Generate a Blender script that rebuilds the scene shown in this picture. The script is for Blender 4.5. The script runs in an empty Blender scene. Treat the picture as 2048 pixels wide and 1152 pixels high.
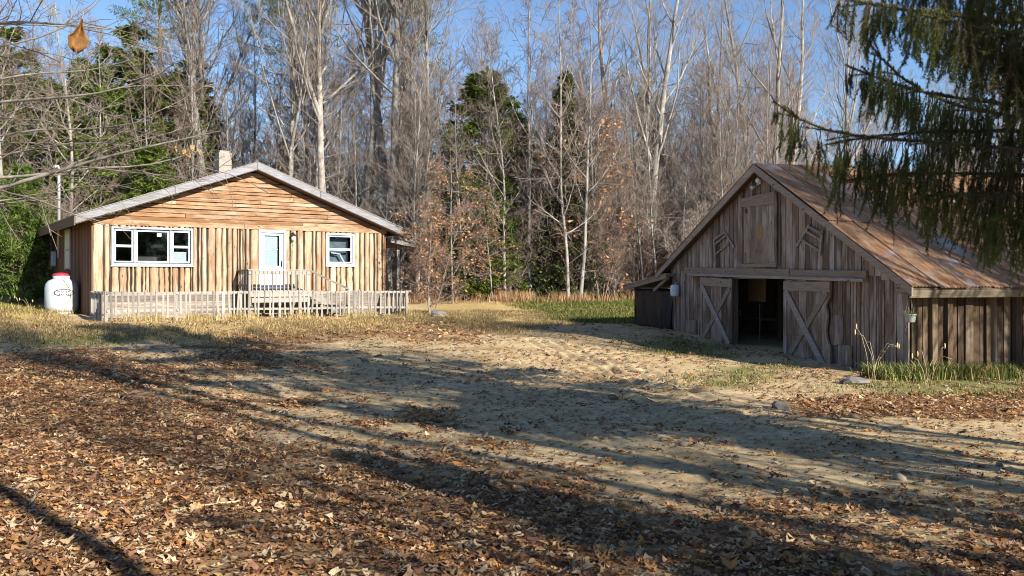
import bpy, math, random
import numpy as np
from mathutils import Vector

sc = bpy.context.scene
COL = sc.collection
random.seed(7)
rng = np.random.default_rng(11)
R = math.radians

# ------------------------------------------------------------------ camera
FOC = 1770.0          # focal length in pixels of a 2048 wide picture
CAMZ = 1.75           # eye height
HOR = 560.0           # picture row of the horizon (2048 x 1152)
cam_d = bpy.data.cameras.new('camera')
cam = bpy.data.objects.new('camera', cam_d)
COL.objects.link(cam)
cam.location = (0, 0, CAMZ)
cam.rotation_euler = (R(90), 0, 0)
cam_d.sensor_width = 36.0
cam_d.lens = FOC / 2048.0 * 36.0
cam_d.shift_y = -(576.0 - HOR) / 2048.0
cam_d.clip_start = 0.1
cam_d.clip_end = 3000
sc.camera = cam

# ------------------------------------------------------------------ sky and sun
SUN_EL = R(26.0)
TO_SUN = Vector((0.690 * math.cos(SUN_EL), -0.724 * math.cos(SUN_EL), math.sin(SUN_EL))).normalized()
world = bpy.data.worlds.new('World')
sc.world = world
world.use_nodes = True
wn = world.node_tree
wn.nodes.clear()
sky = wn.nodes.new('ShaderNodeTexSky')
sky.sky_type = 'NISHITA'
sky.sun_disc = False
sky.sun_elevation = SUN_EL
sky.sun_rotation = math.atan2(TO_SUN.x, TO_SUN.y)
sky.altitude = 900
sky.air_density = 1.0
sky.dust_density = 0.15
sky.ozone_density = 4.0
bg = wn.nodes.new('ShaderNodeBackground')
bg.inputs['Strength'].default_value = 0.078
wo = wn.nodes.new('ShaderNodeOutputWorld')
wn.links.new(sky.outputs[0], bg.inputs[0])
wn.links.new(bg.outputs[0], wo.inputs[0])
sun_d = bpy.data.lights.new('sun', 'SUN')
sun_d.energy = 5.0
sun_d.angle = R(0.5)
sun_d.color = (1.0, 0.91, 0.77)
sun = bpy.data.objects.new('sun', sun_d)
sun.rotation_euler = (-TO_SUN).to_track_quat('-Z', 'Y').to_euler()
sun.location = TO_SUN * 60
COL.objects.link(sun)
sc.view_settings.view_transform = 'Standard'
sc.view_settings.look = 'None'
sc.view_settings.exposure = 1.2
sc.view_settings.gamma = 1.0
sc.view_settings.use_curve_mapping = False
sc.cycles.pixel_filter_type = 'BLACKMAN_HARRIS'
sc.cycles.filter_width = 1.0

# ------------------------------------------------------------------ helpers
def tag(o, label=None, cat=None, group=None, kind=None):
    if label: o['label'] = label
    if cat: o['category'] = cat
    if group: o['group'] = group
    if kind: o['kind'] = kind
    return o

def empty(name, loc=(0, 0, 0), rz=0.0, label=None, cat=None, group=None):
    o = bpy.data.objects.new(name, None)
    o.empty_display_size = 0.2
    o.location = loc
    o.rotation_euler = (0, 0, rz)
    COL.objects.link(o)
    return tag(o, label, cat, group)

def link(name, me, mat=None, parent=None, loc=None):
    o = bpy.data.objects.new(name, me)
    COL.objects.link(o)
    if mat is not None and len(me.materials) == 0:
        me.materials.append(mat)
    if parent is not None:
        o.parent = parent
    if loc is not None:
        o.location = loc
    return o

def mesh_np(name, V, faces, smooth=False, col=None):
    """V (n,3); faces: list of integer arrays (m,k); col (n,3) optional point colours"""
    V = np.asarray(V, np.float32)
    me = bpy.data.meshes.new(name)
    me.vertices.add(len(V))
    me.vertices.foreach_set('co', V.ravel())
    faces = [np.asarray(f, np.int32) for f in faces if len(f)]
    loops = np.concatenate([f.ravel() for f in faces])
    tot = np.concatenate([np.full(len(f), f.shape[1], np.int32) for f in faces])
    start = np.concatenate([[0], np.cumsum(tot)[:-1]]).astype(np.int32)
    me.loops.add(len(loops))
    me.loops.foreach_set('vertex_index', loops)
    me.polygons.add(len(tot))
    me.polygons.foreach_set('loop_start', start)
    if smooth:
        me.polygons.foreach_set('use_smooth', np.ones(len(tot), bool))
    me.update(calc_edges=True)
    if col is not None:
        a = me.color_attributes.new('col', 'FLOAT_COLOR', 'POINT')
        c4 = np.ones((len(V), 4), np.float32)
        c4[:, :3] = col
        a.data.foreach_set('color', c4.ravel())
    return me

def fixn(me):
    import bmesh
    bm = bmesh.new(); bm.from_mesh(me)
    bmesh.ops.recalc_face_normals(bm, faces=bm.faces)
    bm.to_mesh(me); bm.free()
    return me

class MB:
    """collects simple shapes into one mesh"""
    def __init__(s): s.v = []; s.f = []
    def add(s, vs, fs):
        n = len(s.v); s.v += [tuple(v) for v in vs]; s.f += [tuple(i + n for i in f) for f in fs]; return s
    def box(s, x0, x1, y0, y1, z0, z1):
        return s.add([(x0,y0,z0),(x1,y0,z0),(x1,y1,z0),(x0,y1,z0),(x0,y0,z1),(x1,y0,z1),(x1,y1,z1),(x0,y1,z1)],
                     [(0,3,2,1),(4,5,6,7),(0,1,5,4),(1,2,6,5),(2,3,7,6),(3,0,4,7)])
    def bar(s, p, q, w, t, up=(0,0,1)):
        p = Vector(p); q = Vector(q); d = (q - p).normalized(); u = Vector(up)
        a = d.cross(u)
        if a.length < 1e-4: a = d.cross(Vector((1,0,0)))
        a.normalize(); b = a.cross(d).normalized()
        vs = []
        for c in (p, q):
            for i, j in ((-1,-1),(1,-1),(1,1),(-1,1)): vs.append(c + a*(i*w/2) + b*(j*t/2))
        return s.add(vs, [(0,1,2,3),(7,6,5,4),(0,4,5,1),(1,5,6,2),(2,6,7,3),(3,7,4,0)])
    def prism(s, poly, y0, y1):
        """poly of (x,z), extruded along y"""
        n = len(poly)
        vs = [(x, y0, z) for x, z in poly] + [(x, y1, z) for x, z in poly]
        fs = [tuple(range(n)), tuple(range(2*n-1, n-1, -1))] + [(i, i+n, (i+1) % n + n, (i+1) % n) for i in range(n)]
        return s.add(vs, fs)
    def tube(s, pts, rad, sides=8):
        pts = [Vector(p) for p in pts]; n = len(pts)
        rad = rad if isinstance(rad, (list, tuple)) else [rad]*n
        vs = []
        for i, p in enumerate(pts):
            t = (pts[min(i+1, n-1)] - pts[max(i-1, 0)]).normalized()
            ref = Vector((0,0,1)) if abs(t.z) < .9 else Vector((1,0,0))
            a = t.cross(ref).normalized(); b = t.cross(a)
            for k in range(sides):
                an = 2*math.pi*k/sides
                vs.append(p + (a*math.cos(an) + b*math.sin(an))*rad[i])
        fs = [(i*sides+k, i*sides+(k+1) % sides, (i+1)*sides+(k+1) % sides, (i+1)*sides+k) for i in range(n-1) for k in range(sides)]
        fs += [tuple(range(sides))[::-1], tuple((n-1)*sides+k for k in range(sides))]
        return s.add(vs, fs)
    def lathe(s, prof, c, sides=20):
        vs = [(c[0]+r*math.cos(2*math.pi*k/sides), c[1]+r*math.sin(2*math.pi*k/sides), c[2]+z) for r, z in prof for k in range(sides)]
        n = len(prof)
        fs = [(i*sides+k, i*sides+(k+1) % sides, (i+1)*sides+(k+1) % sides, (i+1)*sides+k) for i in range(n-1) for k in range(sides)]
        fs += [tuple(range(sides))[::-1], tuple((n-1)*sides+k for k in range(sides))]
        return s.add(vs, fs)
    def build(s, name, mat, parent=None, smooth=False, loc=None, bevel=0):
        me = bpy.data.meshes.new(name)
        me.from_pydata(s.v, [], s.f)
        fixn(me)
        if smooth:
            for p in me.polygons: p.use_smooth = True
        o = link(name, me, mat, parent, loc)
        if bevel:
            b = o.modifiers.new('bevel', 'BEVEL'); b.width = bevel; b.segments = 2; b.limit_method = 'ANGLE'
        return o

# ---- value noise in numpy
def _hash(ix, iy, s):
    n = (ix.astype(np.int64) * 374761393 + iy.astype(np.int64) * 668265263 + s * 1274126177) & 0x7fffffff
    n = ((n ^ (n >> 13)) * 1274126177) & 0x7fffffff
    return ((n ^ (n >> 16)) & 0xffff) / 65535.0
def vnoise(x, y, s=0):
    ix = np.floor(x); iy = np.floor(y); fx = x - ix; fy = y - iy
    fx = fx*fx*(3-2*fx); fy = fy*fy*(3-2*fy)
    a = _hash(ix, iy, s); b = _hash(ix+1, iy, s); c = _hash(ix, iy+1, s); d = _hash(ix+1, iy+1, s)
    return (a*(1-fx)+b*fx)*(1-fy) + (c*(1-fx)+d*fx)*fy
def fbm(x, y, s=0, o=4):
    r = 0; a = .5
    for k in range(o):
        r = r + a*vnoise(x*2**k, y*2**k, s+k*17); a *= .5
    return r / (1 - .5**o)

def polydist(x, y, poly):
    """signed distance to a polygon, positive inside"""
    P = np.asarray(poly, float); n = len(P)
    ins = np.zeros(x.shape, bool); dm = np.full(x.shape, 1e9)
    for i in range(n):
        ax, ay = P[i]; bx, by = P[(i+1) % n]
        cond = ((ay > y) != (by > y))
        xi = (bx-ax)*(y-ay)/((by-ay) if by != ay else 1e-9) + ax
        ins ^= cond & (x < xi)
        t = np.clip(((x-ax)*(bx-ax)+(y-ay)*(by-ay))/((bx-ax)**2+(by-ay)**2+1e-9), 0, 1)
        dm = np.minimum(dm, np.hypot(x-ax-t*(bx-ax), y-ay-t*(by-ay)))
    return np.where(ins, dm, -dm)
def linedist(x, y, pts):
    dm = np.full(x.shape, 1e9)
    for (ax, ay), (bx, by) in zip(pts[:-1], pts[1:]):
        t = np.clip(((x-ax)*(bx-ax)+(y-ay)*(by-ay))/((bx-ax)**2+(by-ay)**2+1e-9), 0, 1)
        dm = np.minimum(dm, np.hypot(x-ax-t*(bx-ax), y-ay-t*(by-ay)))
    return dm
def sstep(a, b, x):
    t = np.clip((x-a)/(b-a), 0, 1); return t*t*(3-2*t)

# ------------------------------------------------------------------ materials
class NT:
    def __init__(s, name):
        s.m = bpy.data.materials.new(name); s.m.use_nodes = True
        s.t = s.m.node_tree; s.t.nodes.clear()
        s.out = s.n('ShaderNodeOutputMaterial')
    def n(s, typ, **kw):
        nd = s.t.nodes.new(typ)
        for k, v in kw.items(): setattr(nd, k, v)
        return nd
    def l(s, a, b): s.t.links.new(a, b)
    def val(s, sock, v):
        if hasattr(v, 'links') or isinstance(v, bpy.types.NodeSocket): s.l(v, sock)
        else: sock.default_value = v
    def math(s, op, a, b=0.0, c=None, clamp=False):
        nd = s.n('ShaderNodeMath', operation=op); nd.use_clamp = clamp
        s.val(nd.inputs[0], a); s.val(nd.inputs[1], b)
        if c is not None: s.val(nd.inputs[2], c)
        return nd.outputs[0]
    def mix(s, f, a, b, blend='MIX'):
        nd = s.n('ShaderNodeMix', data_type='RGBA', blend_type=blend)
        s.val(nd.inputs[0], f)
        for i, v in ((6, a), (7, b)):
            if isinstance(v, (tuple, list)): nd.inputs[i].default_value = (*v[:3], 1)
            else: s.l(v, nd.inputs[i])
        return nd.outputs[2]
    def noise(s, vec, scale, detail=4, rough=.6, dist=0):
        nd = s.n('ShaderNodeTexNoise'); nd.inputs['Scale'].default_value = scale
        nd.inputs['Detail'].default_value = detail; nd.inputs['Roughness'].default_value = rough
        nd.inputs['Distortion'].default_value = dist
        if vec is not None: s.l(vec, nd.inputs['Vector'])
        return nd.outputs['Fac']
    def ramp(s, f, stops):
        nd = s.n('ShaderNodeValToRGB'); s.l(f, nd.inputs[0])
        e = nd.color_ramp.elements
        while len(e) < len(stops): e.new(0.5)
        for el, (p, c) in zip(e, stops): el.position = p; el.color = (*c, 1)
        return nd.outputs[0]
    def vmap(s, vec, scale):
        nd = s.n('ShaderNodeMapping'); nd.inputs['Scale'].default_value = scale
        s.l(vec, nd.inputs['Vector']); return nd.outputs[0]
    def objco(s, offset=True):
        tc = s.n('ShaderNodeTexCoord').outputs['Object']
        if not offset: return tc
        oi = s.n('ShaderNodeObjectInfo')
        add = s.n('ShaderNodeVectorMath', operation='ADD')
        cmb = s.n('ShaderNodeCombineXYZ')
        for i, k in enumerate((37.0, 91.0, 53.0)): s.l(s.math('MULTIPLY', oi.outputs['Random'], k), cmb.inputs[i])
        s.l(tc, add.inputs[0]); s.l(cmb.outputs[0], add.inputs[1])
        return add.outputs[0]
    def rnd(s): return s.n('ShaderNodeObjectInfo').outputs['Random']
    def bsdf(s, col, rough=.8, bump=None, bstr=.3, bdist=.01, spec=.3, metal=0, trans=None):
        b = s.n('ShaderNodeBsdfPrincipled')
        if isinstance(col, (tuple, list)): b.inputs['Base Color'].default_value = (*col[:3], 1)
        else: s.l(col, b.inputs['Base Color'])
        s.val(b.inputs['Roughness'], rough)
        b.inputs['Specular IOR Level'].default_value = spec
        s.val(b.inputs['Metallic'], metal)
        if bump is not None:
            bp = s.n('ShaderNodeBump'); bp.inputs['Strength'].default_value = bstr; bp.inputs['Distance'].default_value = bdist
            s.l(bump, bp.inputs['Height']); s.l(bp.outputs[0], b.inputs['Normal'])
        o = b.outputs[0]
        if trans:
            tr = s.n('ShaderNodeBsdfTranslucent')
            if isinstance(col, (tuple, list)): tr.inputs[0].default_value = (*col[:3], 1)
            else: s.l(col, tr.inputs[0])
            mx = s.n('ShaderNodeMixShader'); mx.inputs[0].default_value = trans
            s.l(o, mx.inputs[1]); s.l(tr.outputs[0], mx.inputs[2]); o = mx.outputs[0]
        s.l(o, s.out.inputs[0])
        return s.m

def plain(name, col, rough=.7, var=.15, scale=6, spec=.3, metal=0):
    t = NT(name); co = t.objco()
    n = t.noise(co, scale, 5)
    c = t.mix(t.math('MULTIPLY', n, 1.0), tuple(x*(1-var*1.6) for x in col), tuple(min(1, x*(1+var)) for x in col))
    return t.bsdf(c, rough, bump=n, bstr=.15, spec=spec, metal=metal)

def wood(name, cols, axis='z', stretch=14, knots=True, contrast=1.0, rough=.85, stain=None, weather=None):
    """weathered or fresh timber; cols: list of colours chosen per board by random, grain along axis"""
    t = NT(name); co = t.objco()
    k = {'x': (1, stretch, stretch), 'z': (stretch, stretch, 1), 'y': (stretch, 1, stretch)}[axis]
    g = t.noise(t.vmap(co, k), 2.2, 6, .65, .6)
    g2 = t.noise(t.vmap(co, tuple(v*3 if v > 1 else v*1.5 for v in k)), 3.0, 3, .6)
    r = t.rnd()
    n = len(cols)
    base = t.ramp(r, [((i+.0)/max(1, n-1), c) for i, c in enumerate(cols)])
    c = t.mix(t.math('MULTIPLY', t.ramp(g, [(.35, (0,)*3), (.68, (1,)*3)]), .62*contrast), base, t.mix(1.0, base, (.42, .33, .26), 'MULTIPLY'))
    c = t.mix(t.math('MULTIPLY', t.ramp(g2, [(.5, (0,)*3), (.75, (1,)*3)]), .35*contrast), c, t.mix(1.0, c, (.5, .42, .36), 'MULTIPLY'))
    h = t.math('ADD', t.math('MULTIPLY', g, .6), t.math('MULTIPLY', g2, .4))
    if knots:
        v = t.n('ShaderNodeTexVoronoi'); v.inputs['Scale'].default_value = 2.6
        kk = {'x': (.9, 2.2, 2.2), 'z': (2.2, 2.2, .9), 'y': (2.2, .9, 2.2)}[axis]
        t.l(t.vmap(co, kk), v.inputs['Vector'])
        kn = t.ramp(v.outputs['Distance'], [(.08, (1,)*3), (.15, (0,)*3)])
        c = t.mix(t.math('MULTIPLY', kn, .85), c, (.07, .035, .015))
    if stain:
        s2 = t.noise(t.vmap(co, {'x': (1, 3, 3), 'z': (3, 3, 1), 'y': (3, 1, 3)}[axis]), 1.1, 4)
        c = t.mix(t.math('MULTIPLY', t.ramp(s2, [(.46, (0,)*3), (.66, (1,)*3)]), .75), c, stain)
    if weather:
        s3 = t.noise(t.vmap(co, {'x': (1, 5, 5), 'z': (5, 5, 1), 'y': (5, 1, 5)}[axis]), .9, 5)
        c = t.mix(t.math('MULTIPLY', t.ramp(s3, [(.5, (0,)*3), (.7, (1,)*3)]), .6), c, weather)
    return t.bsdf(c, rough, bump=h, bstr=.5, bdist=.012, spec=.2)

M = {}
M['slab'] = wood('honey_slab_wood', [(.50,.40,.28), (.42,.30,.185), (.57,.47,.35), (.40,.26,.15), (.52,.43,.31), (.55,.45,.33), (.34,.245,.165), (.59,.50,.385)], 'z', contrast=1.4, stain=(.24,.13,.065), weather=(.56,.48,.39))
M['gable'] = wood('honey_gable_wood', [(.46,.29,.16), (.33,.19,.10), (.55,.40,.26), (.27,.155,.08), (.47,.34,.22), (.34,.25,.18)], 'x', contrast=1.5, stain=(.17,.085,.04), weather=(.46,.38,.30))
M['trimx'] = wood('honey_trim_wood', [(.68,.52,.32), (.64,.46,.27)], 'x')
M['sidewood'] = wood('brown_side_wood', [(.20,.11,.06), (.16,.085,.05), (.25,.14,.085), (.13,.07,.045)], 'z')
M['rake'] = wood('grey_painted_rake', [(.28,.30,.34), (.24,.25,.28)], 'x', 10, False, 1.1, weather=(.15,.135,.13))
M['eave'] = wood('brown_eave_board', [(.20,.14,.09), (.16,.11,.07)], 'y', 10, False, .7)
M['soffit'] = wood('dark_soffit_wood', [(.13,.075,.05), (.11,.06,.04)], 'x', 8, False, .6)
M['fence'] = wood('weathered_white_fence', [(.32,.315,.30), (.23,.22,.205), (.38,.375,.36), (.17,.16,.145)], 'z', 12, False, .7, weather=(.27,.24,.20))
M['fencex'] = wood('weathered_white_rail', [(.33,.32,.30), (.26,.25,.23), (.37,.355,.33)], 'x', 12, False, .7, weather=(.28,.25,.21))
M['skirt'] = wood('worn_white_skirting', [(.33,.305,.275), (.20,.18,.16), (.42,.39,.355)], 'x', 10, False, 1.5, weather=(.10,.085,.07))
M['barn'] = wood('grey_barn_wood', [(.44,.365,.31), (.18,.135,.105), (.47,.40,.36), (.21,.155,.115), (.12,.088,.068), (.42,.35,.31), (.29,.21,.15), (.20,.15,.125)], 'z', 18, True, 1.6, stain=(.12,.085,.065), weather=(.50,.47,.47))
M['barnside'] = wood('shaded_brown_barn_side_wood', [(.05,.033,.022), (.14,.095,.063), (.045,.03,.021), (.23,.175,.12), (.06,.041,.03)], 'z', 16, True, 1.5, weather=(.22,.19,.155))  # browns darkened to carry the shade of the eave and trees
M['barnx'] = wood('grey_barn_beam_wood', [(.35,.295,.25), (.27,.22,.18), (.39,.34,.30)], 'x', 14, True, 1.0)
M['barny'] = wood('grey_barn_eave_wood', [(.25,.215,.165), (.22,.185,.14)], 'y', 14, False, 1.0)
M['pale'] = wood('pale_brace_wood', [(.40,.365,.345), (.35,.315,.295)], 'x', 14, True, 1.0)
M['dark'] = plain('dark_interior', (.035, .028, .022), .95)
M['white'] = plain('white_window_paint', (.54, .60, .67), .5, .08, 12)
M['oldwhite'] = wood('blue_white_casing', [(.42,.48,.55), (.37,.43,.50)], 'x', 8, False, .8, weather=(.24,.26,.30))
M['curtain'] = plain('pale_curtain', (.62, .68, .74), .9, .08, 3)
M['yellow'] = plain('yellowed_curtain', (.62, .56, .36), .9, .12, 3)
M['black'] = plain('black_metal', (.02, .02, .022), .45, .2)
M['galv'] = plain('galvanised_metal', (.52, .54, .56), .45, .15, 9, .5, .6)
M['concrete'] = plain('pale_concrete', (.28, .26, .225), .9, .3, 5)
M['tank'] = plain('white_tank_paint', (.50, .54, .60), .38, .12, 3, .5)
M['tankcap'] = plain('blue_grey_tank_collar', (.40, .48, .58), .45, .12, 4, .4)
M['red'] = plain('red_plastic', (.33, .03, .05), .45, .15)
M['navy'] = plain('dark_decal_print', (.06, .03, .05), .5, .1)
M['hose'] = plain('yellow_green_hose', (.38, .42, .20), .55, .1)
M['tarp'] = plain('black_tarp', (.022, .02, .024), .62, .35, 5, .3)
M['pot'] = plain('pale_grey_pot', (.40, .43, .43), .6, .15)
M['cord'] = plain('dull_cord', (.30, .27, .22), .8)
M['lampglass'] = plain('clear_lamp_glass', (.70, .66, .50), .2, .1, 5, .6)
M['rock'] = plain('grey_field_stone', (.20, .185, .17), .9, .4, 4)
M['board_tan'] = wood('tan_plywood', [(.40,.26,.13), (.36,.23,.11)], 'z', 8, False, .8)
M['shingle'] = plain('grey_roof_covering', (.22, .21, .21), .8, .2, 5)

def glass_mat():
    t = NT('window_glass')
    g = t.n('ShaderNodeBsdfGlossy'); g.inputs['Roughness'].default_value = .03; g.inputs[0].default_value = (.9, .93, .95, 1)
    tr = t.n('ShaderNodeBsdfTransparent'); tr.inputs[0].default_value = (.80, .83, .84, 1)
    f = t.n('ShaderNodeFresnel'); f.inputs[0].default_value = 1.5
    co = t.objco(); nz = t.noise(co, 1.3, 2)
    bp = t.n('ShaderNodeBump'); bp.inputs['Strength'].default_value = .02; t.l(nz, bp.inputs['Height'])
    t.l(bp.outputs[0], g.inputs['Normal'])
    mx = t.n('ShaderNodeMixShader'); t.l(t.math('ADD', f.outputs[0], .0, clamp=True), mx.inputs[0])
    t.l(tr.outputs[0], mx.inputs[1]); t.l(g.outputs[0], mx.inputs[2]); t.l(mx.outputs[0], t.out.inputs[0])
    return t.m
M['glass'] = glass_mat()

def roof_mat():
    t = NT('rusty_metal_roofing'); co = t.objco()
    a = t.noise(t.vmap(co, (1.2, 4.0, 1.2)), 1.1, 6, .7)
    b = t.noise(co, 1.0, 5, .6)
    d = t.noise(t.vmap(co, (1.5, 9, 1.5)), 3.0, 4)
    c = t.ramp(a, [(.28, (.22, .105, .055)), (.46, (.37, .205, .11)), (.62, (.44, .30, .19)), (.8, (.48, .43, .39))])
    c = t.mix(t.math('MULTIPLY', t.ramp(b, [(.54, (0,)*3), (.66, (1,)*3)]), .7), c, (.46, .46, .48))
    c = t.mix(t.math('MULTIPLY', t.ramp(d, [(.5, (0,)*3), (.7, (1,)*3)]), .6), c, (.16, .08, .05))
    c = t.mix(t.math('MULTIPLY', t.rnd(), .35), c, t.mix(1.0, c, (.62, .56, .52), 'MULTIPLY'))
    return t.bsdf(c, .7, bump=d, bstr=.2, spec=.3, metal=.15)
M['roof'] = roof_mat()

def attr_mat(name, rough=.75, trans=.25, var=.25):
    t = NT(name)
    a = t.n('ShaderNodeAttribute', attribute_name='col').outputs['Color']
    co = t.n('ShaderNodeTexCoord').outputs['Object']
    n = t.noise(co, 40, 3)
    c = t.mix(t.math('MULTIPLY', n, var*2), a, t.mix(1.0, a, (.45, .4, .36), 'MULTIPLY'))
    return t.bsdf(c, rough, trans=trans, spec=.25)
M['leaf'] = attr_mat('dry_leaf')
M['grass'] = attr_mat('grass_blade', .7, .3, .1)

def bark_mat(name, c0, c1, c2, stretch=.25, scale=5):
    t = NT(name); co = t.objco()
    n = t.noise(t.vmap(co, (1, 1, stretch)), scale, 6, .7)
    n2 = t.noise(co, 1.1, 4)
    c = t.ramp(n, [(.32, c0), (.52, c1), (.7, c2)])
    c = t.mix(t.math('MULTIPLY', t.ramp(n2, [(.45, (0,)*3), (.65, (1,)*3)]), .55), c, c0)
    c = t.mix(t.math('MULTIPLY', t.rnd(), .45), c, t.mix(1.0, c, (.6, .52, .46), 'MULTIPLY'))
    return t.bsdf(c, .9, bump=n, bstr=.6, bdist=.03, spec=.15)
M['bark'] = bark_mat('grey_bark', (.11, .105, .10), (.27, .265, .255), (.42, .415, .40))
M['barkpale'] = bark_mat('pale_bark', (.15, .14, .13), (.33, .32, .30), (.51, .50, .475), .5, 4)
M['barkdark'] = bark_mat('dark_pine_bark', (.07, .055, .045), (.17, .14, .11), (.27, .23, .19))
M['twig'] = bark_mat('grey_twig', (.14, .12, .105), (.28, .245, .215), (.43, .395, .36), 1, 3)
M['twigbrown'] = bark_mat('brown_twig', (.13, .095, .08), (.23, .175, .15), (.33, .27, .235), 1, 3)
def needle_mat(name, c0, c1, c2, trans=.25):
    t = NT(name); co = t.objco()
    n = t.noise(co, 1.3, 4); n2 = t.noise(co, 14, 2)
    c = t.ramp(n, [(.35, c0), (.5, c1), (.68, c2)])
    c = t.mix(t.math('MULTIPLY', n2, .6), c, c0)
    return t.bsdf(c, .6, trans=trans, spec=.3)
M['hemlock'] = needle_mat('hemlock_needle', (.08, .12, .022), (.18, .26, .045), (.28, .36, .07), .45)
M['pine'] = needle_mat('pine_needle', (.06, .10, .02), (.12, .19, .035), (.20, .27, .05))
M['sprucef'] = needle_mat('far_spruce_needle', (.05, .07, .025), (.09, .115, .04), (.18, .14, .06), .35)
M['spruce'] = needle_mat('spruce_needle', (.075, .06, .025), (.12, .165, .035), (.27, .33, .065), .4)
# ------------------------------------------------------------------ terrain
CTRL = np.array([(0,2,0),(-6,5,.04),(6,5,0),(0,9,0),(-7,11,.08),(4,12,-.04),(0,14,0),(-8,17,.12),(8.2,17.6,-.24),(9.6,18.2,-.26),(11,18.6,-.26),(7.4,19.4,-.18),(6.2,16.4,-.14),(9,15.5,-.18),(12,17,-.22),(6.8,22,-.06),(5,28.3,.16),(2.5,31.5,.18),
  (-3,22,.08),(0,28,.15),(-12.6,27,.45),(-9,29,.45),(-5.5,31.5,.42),(-3.5,33,.38),(-15,30,.58),(-14,40,.85),(-19,30,.7),(0,36,.45),(0,42,.82),(8,42,.72),(-10,45,.9),(-22,42,.95),(20,42,.7),
  (16,26,0),(20,18,-.2),(10,8,-.02),(-12,14,.2),(-16,20,.4),(0,60,1.25),(-30,60,1.5),(30,60,1.2),(0,90,1.8),(-50,90,2.),(50,90,1.8),(0,-15,0),(20,-10,0),(-20,-10,0),(0,140,2.4),(80,100,2),(-80,100,2)], float)
def terrain(x, y):
    x = np.asarray(x, float); y = np.asarray(y, float)
    num = 0; den = 0
    for cx, cy, cz in CTRL:
        w = 1/((x-cx)**2+(y-cy)**2+3.0)**1.8
        num = num + w*cz; den = den + w
    return num/den
def gz(x, y): return float(terrain(np.array([x]), np.array([y]))[0])
def G(px, py):
    rx = (px-1024)/FOC; d = 1.75*FOC/max(py-HOR, 8)
    for _ in range(14):
        z = gz(rx*d, d)
        d = .5*d + .5*min(90, (CAMZ-z)*FOC/max(py-HOR, 8))
    return (rx*d, d)
def P(px, py, d): return Vector(((px-1024)/FOC*d, d, CAMZ+(HOR-py)/FOC*d))

PG = lambda pts: [G(*p) for p in pts]
LEAF = PG([(-500,760),(-60,712),(150,700),(330,730),(450,790),(640,870),(820,920),(1000,950),(1200,970),(1420,985),(1700,1000),(2200,1010),(2500,1400),(300,2500),(-900,1500)])
LEAF2 = PG([(280,690),(560,690),(700,760),(1000,860),(1250,930),(1400,1040),(1000,990),(640,880),(420,790)])
LEAF3 = PG([(420,668),(620,655),(860,640),(1000,655),(960,690),(760,672),(600,690),(540,760),(360,740)])
LEAF4 = PG([(1560,800),(1700,790),(2150,775),(2150,835),(1900,838),(1640,830)])
STRAW = PG([(-300,605),(40,604),(120,640),(200,652),(840,634),(900,648),(720,668),(420,686),(200,672),(-300,690)])
STRAW2 = PG([(850,606),(1060,606),(1130,640),(1030,668),(900,660),(840,634)])
GREEN = PG([(930,596),(1290,600),(1290,650),(1130,640),(1050,612)])
TUFTS = [PG([(1255,690),(1330,672),(1470,694),(1450,715),(1300,712)]), PG([(1390,760),(1420,735),(1520,730),(1570,725),(1540,765),(1440,780)]),
         PG([(1690,790),(1740,752),(2150,752),(2150,795),(1880,800)]), PG([(0,690),(120,655),(330,665),(250,690)])]
RUTS = [PG([(1080,680),(1180,730),(1290,790),(1420,850),(1600,900)]), PG([(1170,690),(1270,745),(1370,800),(1520,850)]), PG([(1010,735),(1060,790),(1150,860),(1380,940)])]

xs = np.unique(np.concatenate([np.linspace(-300,-60,9), np.linspace(-60,-14,40), np.linspace(-14,11,330), np.linspace(11,60,44), np.linspace(60,300,9)]))
ys = np.unique(np.concatenate([np.linspace(-120,-20,8), np.linspace(-20,2.5,16), np.linspace(2.5,22,300), np.linspace(22,34,80), np.linspace(34,60,50), np.linspace(60,400,30)]))
def fine(x, y):
    near = sstep(60, 20, np.abs(y-10)) * sstep(40, 14, np.abs(x))
    h = (fbm(x*.7, y*.7, 3)-.5)*.09 + (fbm(x*3.1, y*3.1, 9)-.5)*.012
    for r in RUTS:
        d = linedist(x, y, r)
        n = fbm(x*2, y*2, 21)
        for off in (0.0, .34):
            h = h + sstep(.40, .5, n)*(-.05*np.exp(-((d-off)/.10)**2) + .02*np.exp(-((d-off-.17)/.08)**2))
    h = h + .32*np.exp(-(((x+16.6)/1.9)**2+((y-27.6)/1.5)**2))     # grassy hump by the tank
    return h*np.clip(near+.05, 0, 1)
def ground_z(x, y): return terrain(x, y) + fine(np.asarray(x, float), np.asarray(y, float))
def gzf(x, y): return float(ground_z(np.array([x]), np.array([y]))[0])

def leaf_density(x, y):
    n = fbm(x*.8, y*.8, 5); n2 = fbm(x*2.3, y*2.3, 31)
    d = sstep(-1.6, 1.6, polydist(x, y, LEAF) + (n-.5)*3.4) * (.35+.95*n2)
    d = np.maximum(d, sstep(-.5, .6, polydist(x, y, LEAF2))*sstep(.46, .62, n*.6+n2*.4)*.75)
    d = np.maximum(d, sstep(-.6, .6, polydist(x, y, LEAF3)+(n-.5)*2)*(.3+.6*n2))
    d = np.maximum(d, sstep(-.4, .3, polydist(x, y, LEAF4)+(n-.5)*.8)*.8)
    d = np.maximum(d, .05 + .16*sstep(.5, .7, n2))
    d = np.maximum(d, .5*sstep(38, 42, y))
    return np.clip(d, 0, 1)
def straw_mask(x, y):
    n = fbm(x*.6, y*.6, 41)
    a = sstep(-.8, .8, polydist(x, y, STRAW)+(n-.5)*2.2); b = sstep(-.9, .9, polydist(x, y, STRAW2)+(n-.5)*2)
    return np.maximum(a, b)
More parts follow.
